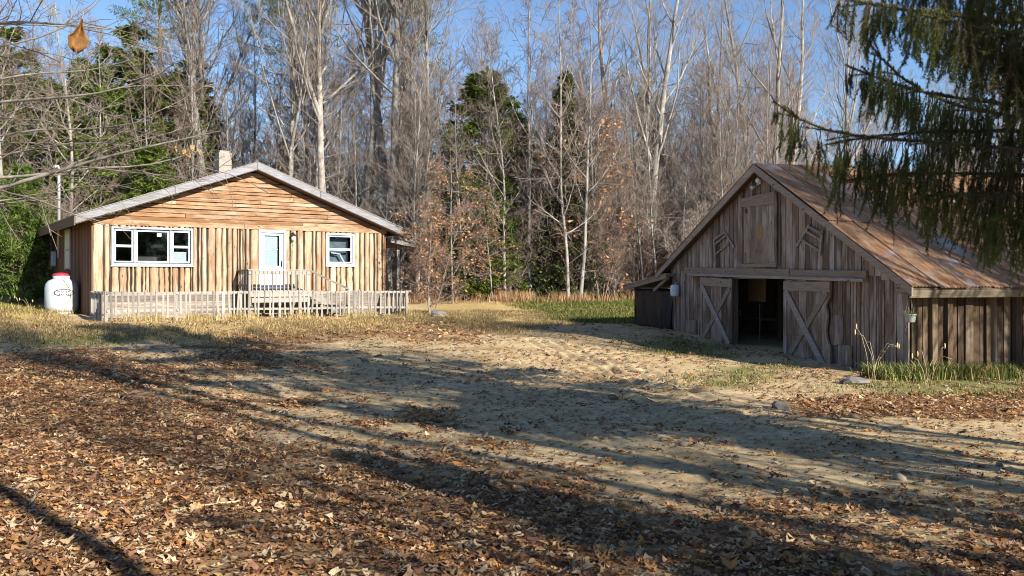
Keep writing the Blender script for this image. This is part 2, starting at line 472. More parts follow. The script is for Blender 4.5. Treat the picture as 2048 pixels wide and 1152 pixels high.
def green_mask(x, y):
    n = fbm(x*.7, y*.7, 51)
    a = sstep(-.9, .7, polydist(x, y, GREEN)+(n-.5)*2)
    for t in TUFTS: a = np.maximum(a, .6*sstep(-.7, .7, polydist(x, y, t)+(n-.5)*1.2))
    return a

XX, YY = np.meshgrid(xs, ys)
ZZ = ground_z(XX, YY)
V = np.stack([XX.ravel(), YY.ravel(), ZZ.ravel()], 1)
nx = len(xs); ny = len(ys)
ii = (np.arange(ny-1)[:, None]*nx + np.arange(nx-1)[None]).ravel()
F = np.stack([ii, ii+1, ii+1+nx, ii+nx], 1)
mk = np.stack([leaf_density(XX, YY).ravel(), green_mask(XX, YY).ravel(), straw_mask(XX, YY).ravel()], 1)
def ground_mat():
    t = NT('yard_ground'); co = t.n('ShaderNodeTexCoord').outputs['Object']
    a = t.n('ShaderNodeAttribute', attribute_name='col')
    sp = t.n('ShaderNodeSeparateColor'); t.l(a.outputs['Color'], sp.inputs[0])
    n1 = t.noise(co, .9, 6, .65); n2 = t.noise(co, 9, 6, .7); n3 = t.noise(co, 60, 3, .7)
    sand = t.ramp(n1, [(.3, (.34, .245, .13)), (.5, (.53, .40, .225)), (.7, (.66, .53, .33))])
    sand = t.mix(t.math('MULTIPLY', t.ramp(n2, [(.44, (0,)*3), (.62, (1,)*3)]), .6), sand, (.20, .145, .09))
    sand = t.mix(t.math('MULTIPLY', t.ramp(n3, [(.5, (0,)*3), (.7, (1,)*3)]), .35), sand, (.17, .125, .08))
    lit = t.ramp(n3, [(.3, (.06, .03, .015)), (.5, (.16, .085, .04)), (.7, (.33, .19, .09))])
    gr = t.ramp(n2, [(.35, (.07, .10, .02)), (.6, (.14, .17, .04))])
    st = t.ramp(n2, [(.3, (.26, .185, .075)), (.65, (.48, .365, .17))])
    def edge(f): return t.math('SUBTRACT', t.math('MULTIPLY', f, 1.9), t.math('MULTIPLY', n2, .9), clamp=True)
    c = t.mix(edge(sp.outputs[2]), sand, st)
    c = t.mix(edge(sp.outputs[1]), c, gr)
    c = t.mix(edge(sp.outputs[0]), c, lit)
    h = t.math('ADD', t.math('MULTIPLY', n2, .6), t.math('MULTIPLY', n3, .4))
    return t.bsdf(c, .95, bump=h, bstr=.55, bdist=.03, spec=.1)
ground = link('ground', mesh_np('ground', V, [F], True, mk), ground_mat())
tag(ground, kind='structure', label='sandy farmyard ground with drifts of brown fallen leaves')
# ------------------------------------------------------------------ frames: a wall plane with x along it, y into the building
class Frame:
    def __init__(s, O, X, z0):
        s.O = np.array(O, float); s.X = np.array(X, float)/np.hypot(*X); s.Y = np.array([-s.X[1], s.X[0]]); s.z0 = z0
        s.rz = math.atan2(s.X[1], s.X[0])
    def at(s, px, py, off=0.0):
        r = np.array([(px-1024)/FOC, 1.0]); d = (off + s.O@s.Y)/(r@s.Y)
        return float((r*d - s.O)@s.X), float(CAMZ + (HOR-py)/FOC*d - s.z0)
    def side(s, px, xoff=0.0):
        """depth into the building of the point seen at column px on the plane x = xoff"""
        r = np.array([(px-1024)/FOC, 1.0]); d = (xoff + s.O@s.X)/(r@s.X)
        return float((r*d - s.O)@s.Y), float(d)
    def world(s, x, y, z=0): 
        w = s.O + s.X*x + s.Y*y; return Vector((w[0], w[1], z+s.z0))

PROF_R = [(0, .0), (.07, .55), (.26, .92), (.5, 1), (.74, .92), (.93, .55), (1, .0)]
PROF_F = [(0, 0), (0.0, 1), (1, 1), (1, 0)]
FRONT = lambda c, l, d: (c, -d, l)            # board on the front plane: c = x, l = z
LEFTW = lambda c, l, d: (-d, c, l)            # board on the plane x = 0 seen from -x: c = y
FRONTX = lambda c, l, d: (l, -d, c)           # lying board on the front plane: c = z, l = x
def board(parent, name, mat, mp, c0, c1, lo, hi, off, thick, rnd=False, K=2, wob=0.0, warp=0.0):
    f = lambda q, c: q(c) if callable(q) else q
    prof = PROF_R if rnd else PROF_F
    vs = []
    wl = [random.uniform(-wob, wob) for _ in range(K)]; wr = [random.uniform(-wob, wob) for _ in range(K)]
    wd = [random.uniform(-warp, warp) for _ in range(K)]
    for k in range(K):
        t = k/(K-1)
        for s_, h in prof:
            c = c0+wl[k] + (c1+wr[k]-c0-wl[k])*s_
            cc = min(max(c, c0), c1)
            l = f(lo, cc)+(f(hi, cc)-f(lo, cc))*t
            vs.append(mp(c, l, off + thick*h + (wd[k] if h > .3 else 0)))
    n = len(prof); m = MB()
    fs = [(k*n+i, k*n+i+1, (k+1)*n+i+1, (k+1)*n+i) for k in range(K-1) for i in range(n-1)]
    fs += [tuple(range(n)), tuple((K-1)*n+i for i in range(n))[::-1]]
    fs += [(k*n, (k+1)*n, (k+1)*n+n-1, k*n+n-1) for k in range(K-1)]
    m.add(vs, fs)
    return m.build(name, mat, parent, smooth=False)

# ------------------------------------------------------------------ the house
H = Frame((-13.70, 28.90), (0.824, 0.566), 0.45)
HW = H.at(770, 500)[0]; HD = 11.0
ZF = 1.33 - H.z0                 # bottom of the upright slabs
ZJ = H.at(185, 447)[1]           # junction of upright slabs and gable boards
OV = -0.45
rl = H.at(150, 429, OV); ra = H.at(515, 323, OV); rr = H.at(803, 455, OV)
house = empty('wooden_house', (H.O[0], H.O[1], H.z0), H.rz, 'honey coloured slab-sided house with low gable roof behind picket fence', 'house')
def roofz(x):
    if x < ra[0]: return rl[1] + (ra[1]-rl[1])*(x-rl[0])/(ra[0]-rl[0])
    return ra[1] + (rr[1]-ra[1])*(x-ra[0])/(rr[0]-ra[0])
# dark shell behind the boards, with openings left for the windows and the door
def opening(p0, p1):
    a = H.at(*p0); b = H.at(*p1); return (a[0], b[0], b[1], a[1])      # x0,x1,z0,z1
W1 = opening((222, 455), (385, 530)); W1 = (H.at(222,500)[0], H.at(385,500)[0], H.at(303,531)[1], H.at(303,455)[1])
W2 = (H.at(651,500)[0], H.at(707,500)[0], H.at(679,531)[1], H.at(679,467)[1])
DR = (H.at(516,500)[0], H.at(571,500)[0], H.at(543,579)[1], H.at(543,460)[1])
m = MB()
xs_ = sorted([0.02, HW-.02, W1[0]+.06, W1[1]-.06, W2[0]+.06, W2[1]-.06, DR[0]+.06, DR[1]-.06])
for a, b in zip(xs_[:-1], xs_[1:]):
    mid = (a+b)/2; op = None
    for w in (W1, W2, DR):
        if w[0] < mid < w[1]: op = w
    if op is None: m.box(a, b, .0, .12, 0, ZJ)
    else:
        m.box(a, b, .0, .12, 0, op[2]+.05); m.box(a, b, .0, .12, op[3]-.05, ZJ)
m.prism([(0.02, ZJ), (HW-.02, ZJ), (HW-.02, roofz(HW)-.35), (ra[0], ra[1]-.35), (.02, roofz(0)-.35)], 0, .12)
m.box(.02, .14, .12, HD, 0, roofz(0)-.3); m.box(HW-.14, HW-.02, .12, HD, 0, roofz(HW)-.3)
m.box(.02, HW-.02, HD, HD+.12, 0, ZJ)
m.prism([(0.02, ZJ), (HW-.02, ZJ), (HW-.02, roofz(HW)-.35), (ra[0], ra[1]-.35), (.02, roofz(0)-.35)], HD, HD+.12)
m.box(.14, HW-.14, .12, HD, ZF-.25, ZF-.05)
m.build('wall', M['dark'], house)
# a plain interior: floor is in the shell; a partition coloured near black puts in the rooms' darkness
MB().box(.2, HW-.2, 3.6, 3.7, ZF-.05, ZJ).build('partition', plain('blackened_room_wall', (.010, .010, .012)), house)
# skirting: worn white lying boards under the slabs
z = -.25
while z < ZF-.02:
    hgt = random.uniform(.17, .23); z1 = min(z+hgt, ZF-.005)
    cuts = [0.0, random.uniform(2.5, 4.5), random.uniform(5.6, 7.6), HW]
    for a, b in zip(cuts[:-1], cuts[1:]):
        board(house, 'skirting_board', M['skirt'], FRONTX, z+.005, z1, a+.004, b-.004, .005, .03, K=3, warp=.006)
    z += hgt
# upright slabs
x = 0.0; first = True
while x < HW-.03:
    w = random.choice([random.uniform(.24, .33), random.uniform(.15, .22), random.uniform(.19, .26), random.uniform(.09, .14)])
    if first: w = .34; first = False
    if HW-x-w < .1: w = HW-x
    x1 = x+w; mid = (x+x1)/2; segs = [(ZF+random.uniform(-.03, .02), ZJ-.01)]
    for o in (W1, W2, DR):
        if x1 > o[0]+.02 and x < o[1]-.02:
            if x < o[0]-.02: x1 = o[0]-.0
            elif x1 > o[1]+.02: x1 = o[1]
            mid = (x+x1)/2
            if o[0]-.001 <= mid <= o[1]+.001:
                segs = [(ZF+random.uniform(-.03, .02), o[2])] if o is not DR else []
                if ZJ-o[3] > .05: segs.append((o[3], ZJ-.01))
    if x1-x > .03:
        for a, b in segs:
            if b-a > .04: board(house, 'slab', M['slab'], FRONT, x+.008, x1-random.choice([.012, .02, .03, .045]), a, b, .005+random.uniform(0, .012), random.uniform(.05, .10), True, 7, .012)
    x = x1
# gable: lying boards, thin dark joints, broken at random places
z = ZJ
rows = []
board(house, 'gable_board', M['gable'], FRONTX, ZJ-.02, ZJ+.15, -.02, HW*.47, .06, .035, K=4, warp=.006)
board(house, 'gable_board', M['gable'], FRONTX, ZJ-.02, ZJ+.15, HW*.47+.01, HW+.02, .06, .035, K=4, warp=.006)
z = ZJ+.155
apex_in = ra[1]-.42
while z < apex_in:
    hgt = random.uniform(.115, .185); z1 = min(z+hgt, apex_in+.1)
    lft = lambda c: max(0.0, rl[0]+(ra[0]-rl[0])*(c+.34-rl[1])/(ra[1]-rl[1]))
    rgt = lambda c: min(HW, rr[0]+(ra[0]-rr[0])*(c+.34-rr[1])/(ra[1]-rr[1]))
    L, Rr = lft(z), rgt(z)
    if Rr-L < .2: break
    cuts = [L]+sorted(random.uniform(L+.5, Rr-.5) for _ in range(1 if Rr-L > 4 else 0))+[Rr]
    for i, (a, b) in enumerate(zip(cuts[:-1], cuts[1:])):
        lo = lft if i == 0 else a+.006
        hi = rgt if i == len(cuts)-2 else b-.006
        board(house, 'gable_board', M['gable'], FRONTX, z+.004, z1-random.uniform(.012, .03), lo, hi, .004, random.choice([.04, .05, .06]), False, 6, .006, .008)
    z += hgt
# left wall: upright brown boards
yw = .0
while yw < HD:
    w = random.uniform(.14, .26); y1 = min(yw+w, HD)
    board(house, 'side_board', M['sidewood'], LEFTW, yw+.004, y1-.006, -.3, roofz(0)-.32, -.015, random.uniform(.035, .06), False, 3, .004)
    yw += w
# right wall boards
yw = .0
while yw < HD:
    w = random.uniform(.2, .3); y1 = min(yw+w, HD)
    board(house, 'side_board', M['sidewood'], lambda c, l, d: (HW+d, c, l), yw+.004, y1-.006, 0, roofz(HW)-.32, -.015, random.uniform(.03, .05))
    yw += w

# roof: two slabs, rake boards in front, eave boards at the sides
TH = .10
BK = HD+.4
def slope(p, q, nm):
    mm = MB()
    mm.prism([(p[0], p[1]-.03), (q[0], q[1]-.03), (q[0], q[1]-TH), (p[0], p[1]-TH)], OV+.03, BK)
    return mm.build(nm, M['soffit'], house)
rf = slope(rl, ra, 'roof'); rf2 = slope(ra, rr, 'roof')
for p, q, o in ((rl, ra, rf), (ra, rr, rf2)):
    mm = MB(); d = .04
    mm.prism([(p[0]-(d if p is rl else 0), p[1]-(.01 if p is rl else 0)), (q[0]+(d if q is rr else 0), q[1]), (q[0]+(d if q is rr else 0), q[1]-.028), (p[0]-(d if p is rl else 0), p[1]-.038)], OV-.04, BK+.02)
    mm.build('roof_covering', M['shingle'], o)
def lerp2(p, q, t): return (p[0]+(q[0]-p[0])*t, p[1]+(q[1]-p[1])*t)
for p, q, cuts in ((rl, ra, (0, .52, 1)), (ra, rr, (0, .41, 1))):
    for a, b in zip(cuts[:-1], cuts[1:]):
        A = lerp2(p, q, a+.001); B = lerp2(p, q, b-.001)
        MB().prism([(A[0], A[1]-.035), (B[0], B[1]-.035), (B[0], B[1]-.285), (A[0], A[1]-.285)], OV-.03-random.uniform(0, .004), OV+.005).build('rake_board', M['rake'], house, bevel=.006)
MB().box(rl[0]-.03, rl[0]+.01, OV+.01, BK, rl[1]-.34, rl[1]-.04).build('eave_board', M['eave'], house)
MB().box(rr[0]-.01, rr[0]+.03, OV+.01, BK, rr[1]-.30, rr[1]-.04).build('eave_board', M['eave'], house)
# soffit under the overhangs
MB().prism([(rl[0]+.01, rl[1]-.29), (ra[0], ra[1]-.29), (rr[0]-.01, rr[1]-.29), (rr[0]-.01, rr[1]-.31), (ra[0], ra[1]-.31), (rl[0]+.01, rl[1]-.31)], OV+.006, -.09).build('soffit', M['soffit'], house)
MB().prism([(rl[0]+.012, roofz(rl[0])-.30), (-.05, roofz(0)-.30), (-.05, roofz(0)-.32), (rl[0]+.012, roofz(rl[0])-.32)], -.088, BK).build('soffit', M['soffit'], house)
# chimney
cx, cz = H.at(447, 304, 4.0)
ch = MB().box(cx-.25, cx+.25, 3.75, 4.25, roofz(cx)-.5, cz-.05).build('chimney', M['concrete'], house, bevel=.01)
MB().box(cx-.21, cx+.21, 3.79, 4.21, cz-.05, cz+.03).build('chimney_cap', M['concrete'], ch)
MB().box(cx-.12, cx+.12, 3.88, 4.12, cz+.03, cz+.05).build('flue', M['black'], ch)

def casing(parent, o, w, dep, mat, sill=True):
    x0, x1, z0, z1 = o
    for a in ((x0, x0+w, z0, z1), (x1-w, x1, z0, z1)):
        MB().box(a[0], a[1], -dep, .06, a[2], a[3]).build('casing', mat, parent, bevel=.004)
    MB().box(x0+w, x1-w, -dep-.003, .06, z1-w, z1).build('casing', mat, parent, bevel=.004)
    MB().box(x0+w, x1-w, -dep-.003, .06, z0, z0+w).build('casing', mat, parent, bevel=.004)
    if sill: MB().box(x0-.03, x1+.03, -dep-.04, -.01, z0-.045, z0-.004).build('sill', mat, parent, bevel=.004)
def sash(parent, x0, x1, z0, z1, y, split=True, w=.042):
    """a double hung sash: frame, meeting rail and panes"""
    f = MB().box(x0, x0+w, y, y+.05, z0, z1).box(x1-w, x1, y, y+.05, z0, z1).box(x0+w, x1-w, y+.001, y+.05, z0, z0+w).box(x0+w, x1-w, y+.001, y+.05, z1-w, z1)
    zm = (z0+z1)/2
    if split: f.box(x0+w, x1-w, y+.002, y+.05, zm-.04, zm+.04)
    f.build('sash', M['white'], parent, bevel=.004)
    for a, b in (((z0, zm), (zm, z1)) if split else ((z0, z1),)):
        MB().box(x0+.03, x1-.03, y+.025, y+.03, a+.02, b-.02).build('pane', M['glass'], parent)
win = MB().box(W1[0]+.09, W1[1]-.09, .10, .115, W1[2]+.09, W1[2]+.10).build('window', M['white'], house)
tag(win, 'wide blue-white three-part picture window')
casing(win, W1, .07, .085, M['oldwhite'])
xa = H.at(269, 500)[0]; xb = H.at(341, 500)[0]
for xm in (xa, xb): MB().box(xm-.045, xm+.045, -.075, .05, W1[2]+.09, W1[3]-.09).build('mullion', M['oldwhite'], win, bevel=.004)
sash(win, W1[0]+.10, xa-.055, W1[2]+.10, W1[3]-.10, -.04)
sash(win, xb+.055, W1[1]-.10, W1[2]+.10, W1[3]-.10, -.04)
sash(win, xa+.05, xb-.05, W1[2]+.10, W1[3]-.10, -.01, False, .05)
# things seen through the panes: a blind, a pale paper
MB().box(xb+.1, W1[1]-.14, .16, .17, W1[2]+.12, W1[2]+.48).build('curtain', M['curtain'], win)
MB().box(xa+.72, xa+.86, .012, .014, W1[3]-.30, W1[3]-.18).build('paper_note', M['curtain'], win)
MB().box(xa+.1, xb-.1, .9, .92, W1[2]+.0, W1[2]+.32).build('curtain', plain('dull_cloth', (.09, .085, .09), .9), win)
win = MB().box(W2[0]+.08, W2[1]-.08, .10, .115, W2[2]+.09, W2[2]+.10).build('window', M['white'], house)
tag(win, 'small white window right of the door')
casing(win, W2, .07, .085, M['white'])
sash(win, W2[0]+.095, W2[1]-.095, W2[2]+.095, W2[3]-.095, -.04)
MB().box(W2[0]+.12, W2[1]-.12, .30, .31, W2[2]+.0, W2[3]-.05).build('curtain', plain('dim_blue_curtain', (.20, .25, .30), .9, .5, 3), win)
m = MB(); zc = (W2[2]+W2[3])/2
m.bar((W2[0]+.26, .1, zc-.12), (W2[0]+.62, .1, zc-.17), .05, .05, (0, 1, 0)); m.bar((W2[0]+.60, .1, zc-.16), (W2[0]+.80, .1, zc-.50), .06, .05, (0, 1, 0))
m.build('curtain_tie', M['curtain'], win)
# the door
dr = MB().box(DR[0]+.10, DR[1]-.10, -.02, .03, DR[2], DR[2]+.78).build('door', M['white'], house, bevel=.005)
tag(dr, 'white storm door with tall pane')
for a in ((DR[0], DR[0]+.09), (DR[1]-.09, DR[1])): MB().box(a[0], a[1], -.085, .06, DR[2], DR[3]).build('casing', M['white'], dr, bevel=.004)
MB().box(DR[0]+.09, DR[1]-.09, -.087, .06, DR[3]-.10, DR[3]).build('casing', M['white'], dr, bevel=.004)
zt = DR[3]-.10
for a in ((DR[0]+.10, DR[0]+.24), (DR[1]-.24, DR[1]-.10)): MB().box(a[0], a[1], -.02, .03, DR[2]+.782, zt).build('stile', M['white'], dr)
MB().box(DR[0]+.242, DR[1]-.242, -.019, .03, zt-.10, zt-.002).build('rail', M['white'], dr)
MB().box(DR[0]+.242, DR[1]-.242, -.019, .03, DR[2]+.782, DR[2]+.86).build('rail', M['white'], dr)
MB().box(DR[0]+.22, DR[1]-.22, .0, .005, DR[2]+.8, zt-.05).build('pane', M['glass'], dr)
MB().box(DR[0]+.20, DR[1]-.30, .02, .03, DR[2]+.8, zt-.14).build('curtain', plain('light_blue_curtain', (.55, .66, .78), .9, .1, 2), dr)
MB().box(DR[0]+.26, DR[1]-.30, -.005, -.002, zt-.62, zt-.60).build('muntin', M['curtain'], dr)
hx = DR[1]-.16
MB().box(hx-.02, hx+.02, -.035, -.02, DR[2]+.82, DR[2]+1.06).tube([(hx, -.03, DR[2]+.86), (hx, -.08, DR[2]+.88), (hx, -.08, DR[2]+1.0), (hx, -.03, DR[2]+1.02)], .012, 6).build('handle', M['black'], dr)
# lamp beside the door
lx, lz = H.at(583, 474)
lm = MB().box(lx-.05, lx+.05, -.10, -.07, lz-.02, lz+.16).tube([(lx, -.09, lz+.13), (lx, -.16, lz+.17), (lx, -.2, lz+.12)], .012, 6).lathe([(.02, .14), (.10, .05), (.11, .03), (.1, .02)], (lx, -.2, lz)).build('lamp', M['black'], house)
MB().lathe([(.07, .02), (.085, -.05), (.06, -.13), (.02, -.15)], (lx, -.2, lz), 12).build('lamp_shade', M['lampglass'], lm, True)
# left wall: two narrow windows, a meter box and the conduit mast
for pa, pb in ((100, 106), (134, 145)):
    ya, yb = H.side(pb)[0], H.side(pa)[0]
    d = H.side((pa+pb)/2)[1]
    z1 = CAMZ+(HOR-462)/FOC*d-H.z0; z0 = CAMZ+(HOR-537)/FOC*d-H.z0
    w = MB().box(-.075, -.05, ya+.05, yb-.05, z0, z1).build('window', M['yellow'], house)
    tag(w, 'narrow side window with yellowed curtain')
    for a in ((ya-.03, ya+.05), (yb-.05, yb+.03)): MB().box(-.10, -.04, a[0], a[1], z0-.05, z1+.05).build('casing', M['oldwhite'], w)
    MB().box(-.098, -.04, ya+.05, yb-.05, (z0+z1)/2-.03, (z0+z1)/2+.03).build('meeting_rail', M['oldwhite'], w)
    MB().box(-.096, -.04, ya+.05, yb-.05, z1, z1+.06).build('casing', M['oldwhite'], w)
ym, dm = H.side(114)
zm = CAMZ+(HOR-518)/FOC*dm-H.z0
MB().box(-.2, -.05, ym-.2, ym+.25, zm-.3, zm+.3).build('meter_box', M['tankcap'], house, bevel=.02)
ym, dm = H.side(118, -.2)
zt = CAMZ+(HOR-336)/FOC*dm-H.z0
MB().tube([(-.2, ym, zm), (-.2, ym, zt-.1), (-.2, ym, zt), (-.24, ym-.02, zt+.06), (-.34, ym-.04, zt+.05), (-.38, ym-.05, zt-.02)], .055, 8).build('service_mast', M['galv'], house, True)
# side shed roof on the right
a = H.at(770, 480, .6); b = H.at(826, 493, .6)
rfs = MB().prism([(a[0], a[1]+.05), (b[0], b[1]+.05), (b[0], b[1]), (a[0], a[1])], .4, 3.6).build('side_roof', M['soffit'], house)
MB().prism([(a[0], a[1]+.075), (b[0]+.03, b[1]+.075), (b[0]+.03, b[1]+.053), (a[0], a[1]+.053)], .37, 3.63).build('roof_covering', M['shingle'], rfs)
MB().prism([(a[0], a[1]+.05), (b[0], b[1]+.05), (b[0], b[1]-.07), (a[0], a[1]-.07)], .37, .395).build('rake_board', M['rake'], rfs)
px_, pz_ = H.at(795, 520, .8)
MB().box(px_-.06, px_+.06, .74, .86, -.1, b[1]+.1).build('post', M['fence'], house)
MB().bar((px_, .8, b[1]-.75), (px_+.55, .8, b[1]-.0), .09, .06, (0, 1, 0)).build('brace', M['fence'], house)
MB().box(px_-.06, px_+.06, 3.3, 3.42, -.1, b[1]+.1).build('post', M['fence'], house)
MB().box(HW+.02, b[0]-.2, 3.42, 3.5, 0, 1.8).build('shed_back', M['sidewood'], house)
MB().box(HW+.02, b[0]-.1, .5, 3.4, ZF-.2, ZF-.06).build('shed_floor', M['skirt'], house)

# ------------------------------------------------------------------ porch with steps
porch = empty('wooden_porch', H.world(0, 0, 0), H.rz, 'weathered wooden porch with railing and steps at the white door', 'porch')
PD = -1.25
x0 = H.at(497, 560, PD)[0]; x1 = H.at(620, 560, PD)[0]; zt = DR[2]-.02
nb = 9
for i in range(nb):
    ya = PD+(-.09-PD)*i/nb; yb = PD+(-.09-PD)*(i+1)/nb
    MB().box(x0, x1, ya+.006, yb-.006, zt-.04, zt+random.uniform(0, .004)).build('plank', M['fencex'], porch)
MB().box(x0-.01, x1+.01, PD-.04, PD-.002, zt-.22, zt-.01).build('rim_board', M['fencex'], porch)
MB().box(x0+.1, x1-.1, PD-.045, PD-.042, zt-.42, zt-.25).build('rim_board', M['fencex'], porch)
for xx in (x0+.05, (x0+x1)/2, x1-.05):
    MB().box(xx-.05, xx+.05, PD+.0, PD+.1, -.3, zt-.042).build('post', M['fence'], porch)
ztop = H.at(560, 541, PD)[1]
for xx in (x0+.05, x1-.05):
    MB().box(xx-.045, xx+.045, PD+.0, PD+.09, zt+.004, ztop).build('post', M['fence'], porch)
MB().box(x0-.03, x1+.03, PD-.03, PD+.1, ztop+.002, ztop+.04).build('rail', M['fencex'], porch)
MB().box(x0, x1, PD-.028, PD-.003, ztop-.14, ztop-.02).build('rail', M['fencex'], porch)
n = 15
for i in range(n):
    xx = x0+.12+(x1-x0-.24)*i/(n-1)
    MB().box(xx-.022, xx+.022, PD-.06, PD-.03, zt-.02, ztop-.01+random.uniform(-.02, .01)).build('baluster', M['fence'], porch)
for i in range(6):
    yy = PD+.15+.17*i
    MB().box(x0-.01, x0+.02, yy-.02, yy+.02, zt, ztop-.02).build('baluster', M['fence'], porch)
MB().box(x0-.04, x0+.05, PD+.1, -.1, ztop-.02, ztop+.03).build('rail', M['fence'], porch)
# steps go down to the right
sx, sz = H.at(692, 579, PD)
nst = 5
for i in range(nst):
    xa_ = x1+.02+(sx-x1)*i/nst; xb_ = x1+.02+(sx-x1)*(i+1)/nst; zz = zt-(zt+.1)*(i+1)/(nst+1)
    MB().box(xa_, xb_+.05, PD+.06, -.15, zz-.04, zz).build('tread', M['fencex'], porch)
for yy in (PD+.0, ):
    MB().bar((x1, yy, zt-.10), (sx+.2, yy, -.05), .05, .24, (0, 0, 1)).build('stringer', M['fencex'], porch)
    MB().bar((x1, yy-.02, ztop), (sx+.1, yy-.02, sz+.02), .04, .07, (0, 0, 1)).build('handrail', M['skirt'], porch)
    MB().box(sx+.02, sx+.11, yy-.0, yy+.09, -.3, sz+.05).build('post', M['fence'], porch)
    for i in range(3):
        t = (i+.5)/3; xx = x1+(sx-x1)*t
        za = zt-.1+(-.05-zt+.1)*t; zb = ztop+(sz+.02-ztop)*t
        MB().box(xx-.02, xx+.02, yy-.075, yy-.048, za, zb).build('baluster', M['fence'], porch)
MB().bar((x0+.3, -.6, -.3), (x0+.3, -.6, zt-.05), .1, .1).build('post', M['fence'], porch)

# ------------------------------------------------------------------ picket fence
FO = -2.35
fx0 = H.at(213, 600, FO)[0]; fx1 = H.at(815, 600, FO)[0]
fz0 = H.at(213, 583, FO)[1]; fz1 = H.at(815, 581, FO)[1]
fence = empty('picket_fence', H.world(fx0, FO, 0), H.rz, 'low weathered white picket fence in front of the wooden house', 'fence')
fl = fx1-fx0
wz = lambda x: gzf(*H.world(fx0+x, FO).xy[:]) - H.z0
top = lambda x: fz0+(fz1-fz0)*x/fl + .012*math.sin(x*1.7)
np_ = 60
for i in range(np_):
    x = fl*(i+.5)/np_+random.uniform(-.03, .03); tl = random.choice([-.06, -.02, .0, .01, .02, .07])*random.random()
    w = random.uniform(.022, .034); zb = wz(x)+random.uniform(.02, .22); zt_ = top(x)+random.choice([-.05, -.02, 0, .01, .03])
    if i in (18, 19, 20): zb -= .12; w *= 1.5
    MB().add([(x-w+tl, -.03, zb), (x+w+tl, -.03, zb), (x+w+tl, -.006, zb), (x-w+tl, -.006, zb), (x-w, -.03, zt_), (x+w, -.03, zt_), (x+w, -.006, zt_), (x-w, -.006, zt_)],
             [(0,3,2,1),(4,5,6,7),(0,1,5,4),(1,2,6,5),(2,3,7,6),(3,0,4,7)]).build('picket', M['fence'], fence)
seg = 5
for i in range(seg):
    a = fl*i/seg; b = fl*(i+1)/seg
    MB().bar((a, .02, top(a)-.05), (b, .02, top(b)-.05), .03, .075).build('rail', M['fencex'], fence)
    MB().bar((a+.01, .02, wz(a)+.34), (b-.01, .02, wz(b)+.34), .035, .07).build('rail', M['fencex'], fence)
for i in range(seg+1):
    a = fl*i/seg
    MB().box(a-.045, a+.045, .04, .13, wz(a)-.3, top(a)+.01).build('post', M['fence'], fence)
# returns to the house at both ends
for sx_, yy1 in ((-.06, 2.2), (fl+.1, 1.9)):
    z_ = top(max(0, min(fl, sx_)))
    MB().box(sx_-.02, sx_+.02, .13, yy1, z_-.1, z_-.005).build('rail', M['fence'], fence)
    MB().box(sx_-.02, sx_+.02, .13, yy1, z_-.75, z_-.68).build('rail', M['fence'], fence)
    for k in range(9):
        y_ = .22+(yy1-.3)*k/8
        MB().box(sx_-.045, sx_-.02, y_-.04, y_+.04, wz(max(0, min(fl, sx_)))+.02, z_+random.uniform(-.02, .01)).build('picket', M['fence'], fence)

# ------------------------------------------------------------------ propane tank by the left wall
td = 30.5
tx, ty = (124-1024)/FOC*td, td
tz = gzf(tx, ty)
tank = empty('propane_tank', (tx, ty, tz), 0, 'white upright propane tank with dark oval decal beside the house wall', 'tank')
tr = 31/FOC*td
th = (628-556)/FOC*td
body = MB().lathe([(tr*.35, .05), (tr*.72, .07), (tr*.93, .15), (tr, .27), (tr, th-.33), (tr*.95, th-.2), (tr*.8, th-.09), (tr*.5, th-.02), (tr*.2, th)], (0, 0, 0), 40).build('tank_body', M['tank'], tank, True)
MB().lathe([(tr*.75, -.12), (tr*.75, .08), (tr*.72, .08), (tr*.72, -.12)], (0, 0, .02), 28).build('foot_ring', M['tankcap'], tank, True)
MB().lathe([(tr*.54, 0), (tr*.54, .15), (tr*.50, .165), (tr*.50, 0)], (0, 0, th-.08), 28).build('collar', M['tankcap'], tank, True)
MB().lathe([(tr*.5, 0), (tr*.52, .03), (tr*.4, .09), (tr*.1, .12)], (-.04, 0, th+.075), 24).build('valve_cover', M['red'], tank, True)
# oval decal, printed: a ring and two rows of short marks
m = MB()
an0 = math.atan2(-ty, -tx) + .12
def dec(u, v, r=.004):
    an = an0+u/tr; return ((tr+r)*math.cos(an), (tr+r)*math.sin(an), th*.60+v)
ns = 36
for k in range(ns):
    a, b = 2*math.pi*k/ns, 2*math.pi*(k+1)/ns
    m.add([dec(.33*math.cos(a), .125*math.sin(a)), dec(.33*math.cos(b), .125*math.sin(b)), dec(.29*math.cos(b), .098*math.sin(b)), dec(.29*math.cos(a), .098*math.sin(a))], [(0, 1, 2, 3)])
m.build('decal_ring', M['navy'], tank); m = MB()
for v, n_, ww in ((.04, 8, .42), (-.055, 6, .32)):
    for k in range(n_):
        u = -ww/2+ww*(k+.5)/n_; d = random.uniform(.012, .018); hh = random.uniform(.012, .02)
        m.add([dec(u-d, v-hh), dec(u+d, v-hh), dec(u+d, v+hh), dec(u-d, v+hh)], [(0, 1, 2, 3)])
m.build('decal_lettering', M['navy'], tank)['kind'] = 'stuff'
m = MB(); m.add([dec(-.1, -.02), dec(.12, -.02), dec(.08, .018), dec(-.06, .018)], [(0, 1, 2, 3)]); m.build('decal_emblem', M['red'], tank)
hp = [dec(.18, th*.40+.02, .05)]
hose_pts = [(.2, -.35, th+.03), (tr*.75, -.5, th-.05), (tr*.98, -.42, th*.72), (tr*1.0, -.38, th*.5), (tr*.8, -.62, th*.2), (tr*.62, -.72, .02), (tr*.75, -.8, -.02)]
MB().tube(hose_pts, .014, 6).build('gas_hose', M['hose'], tank, True)
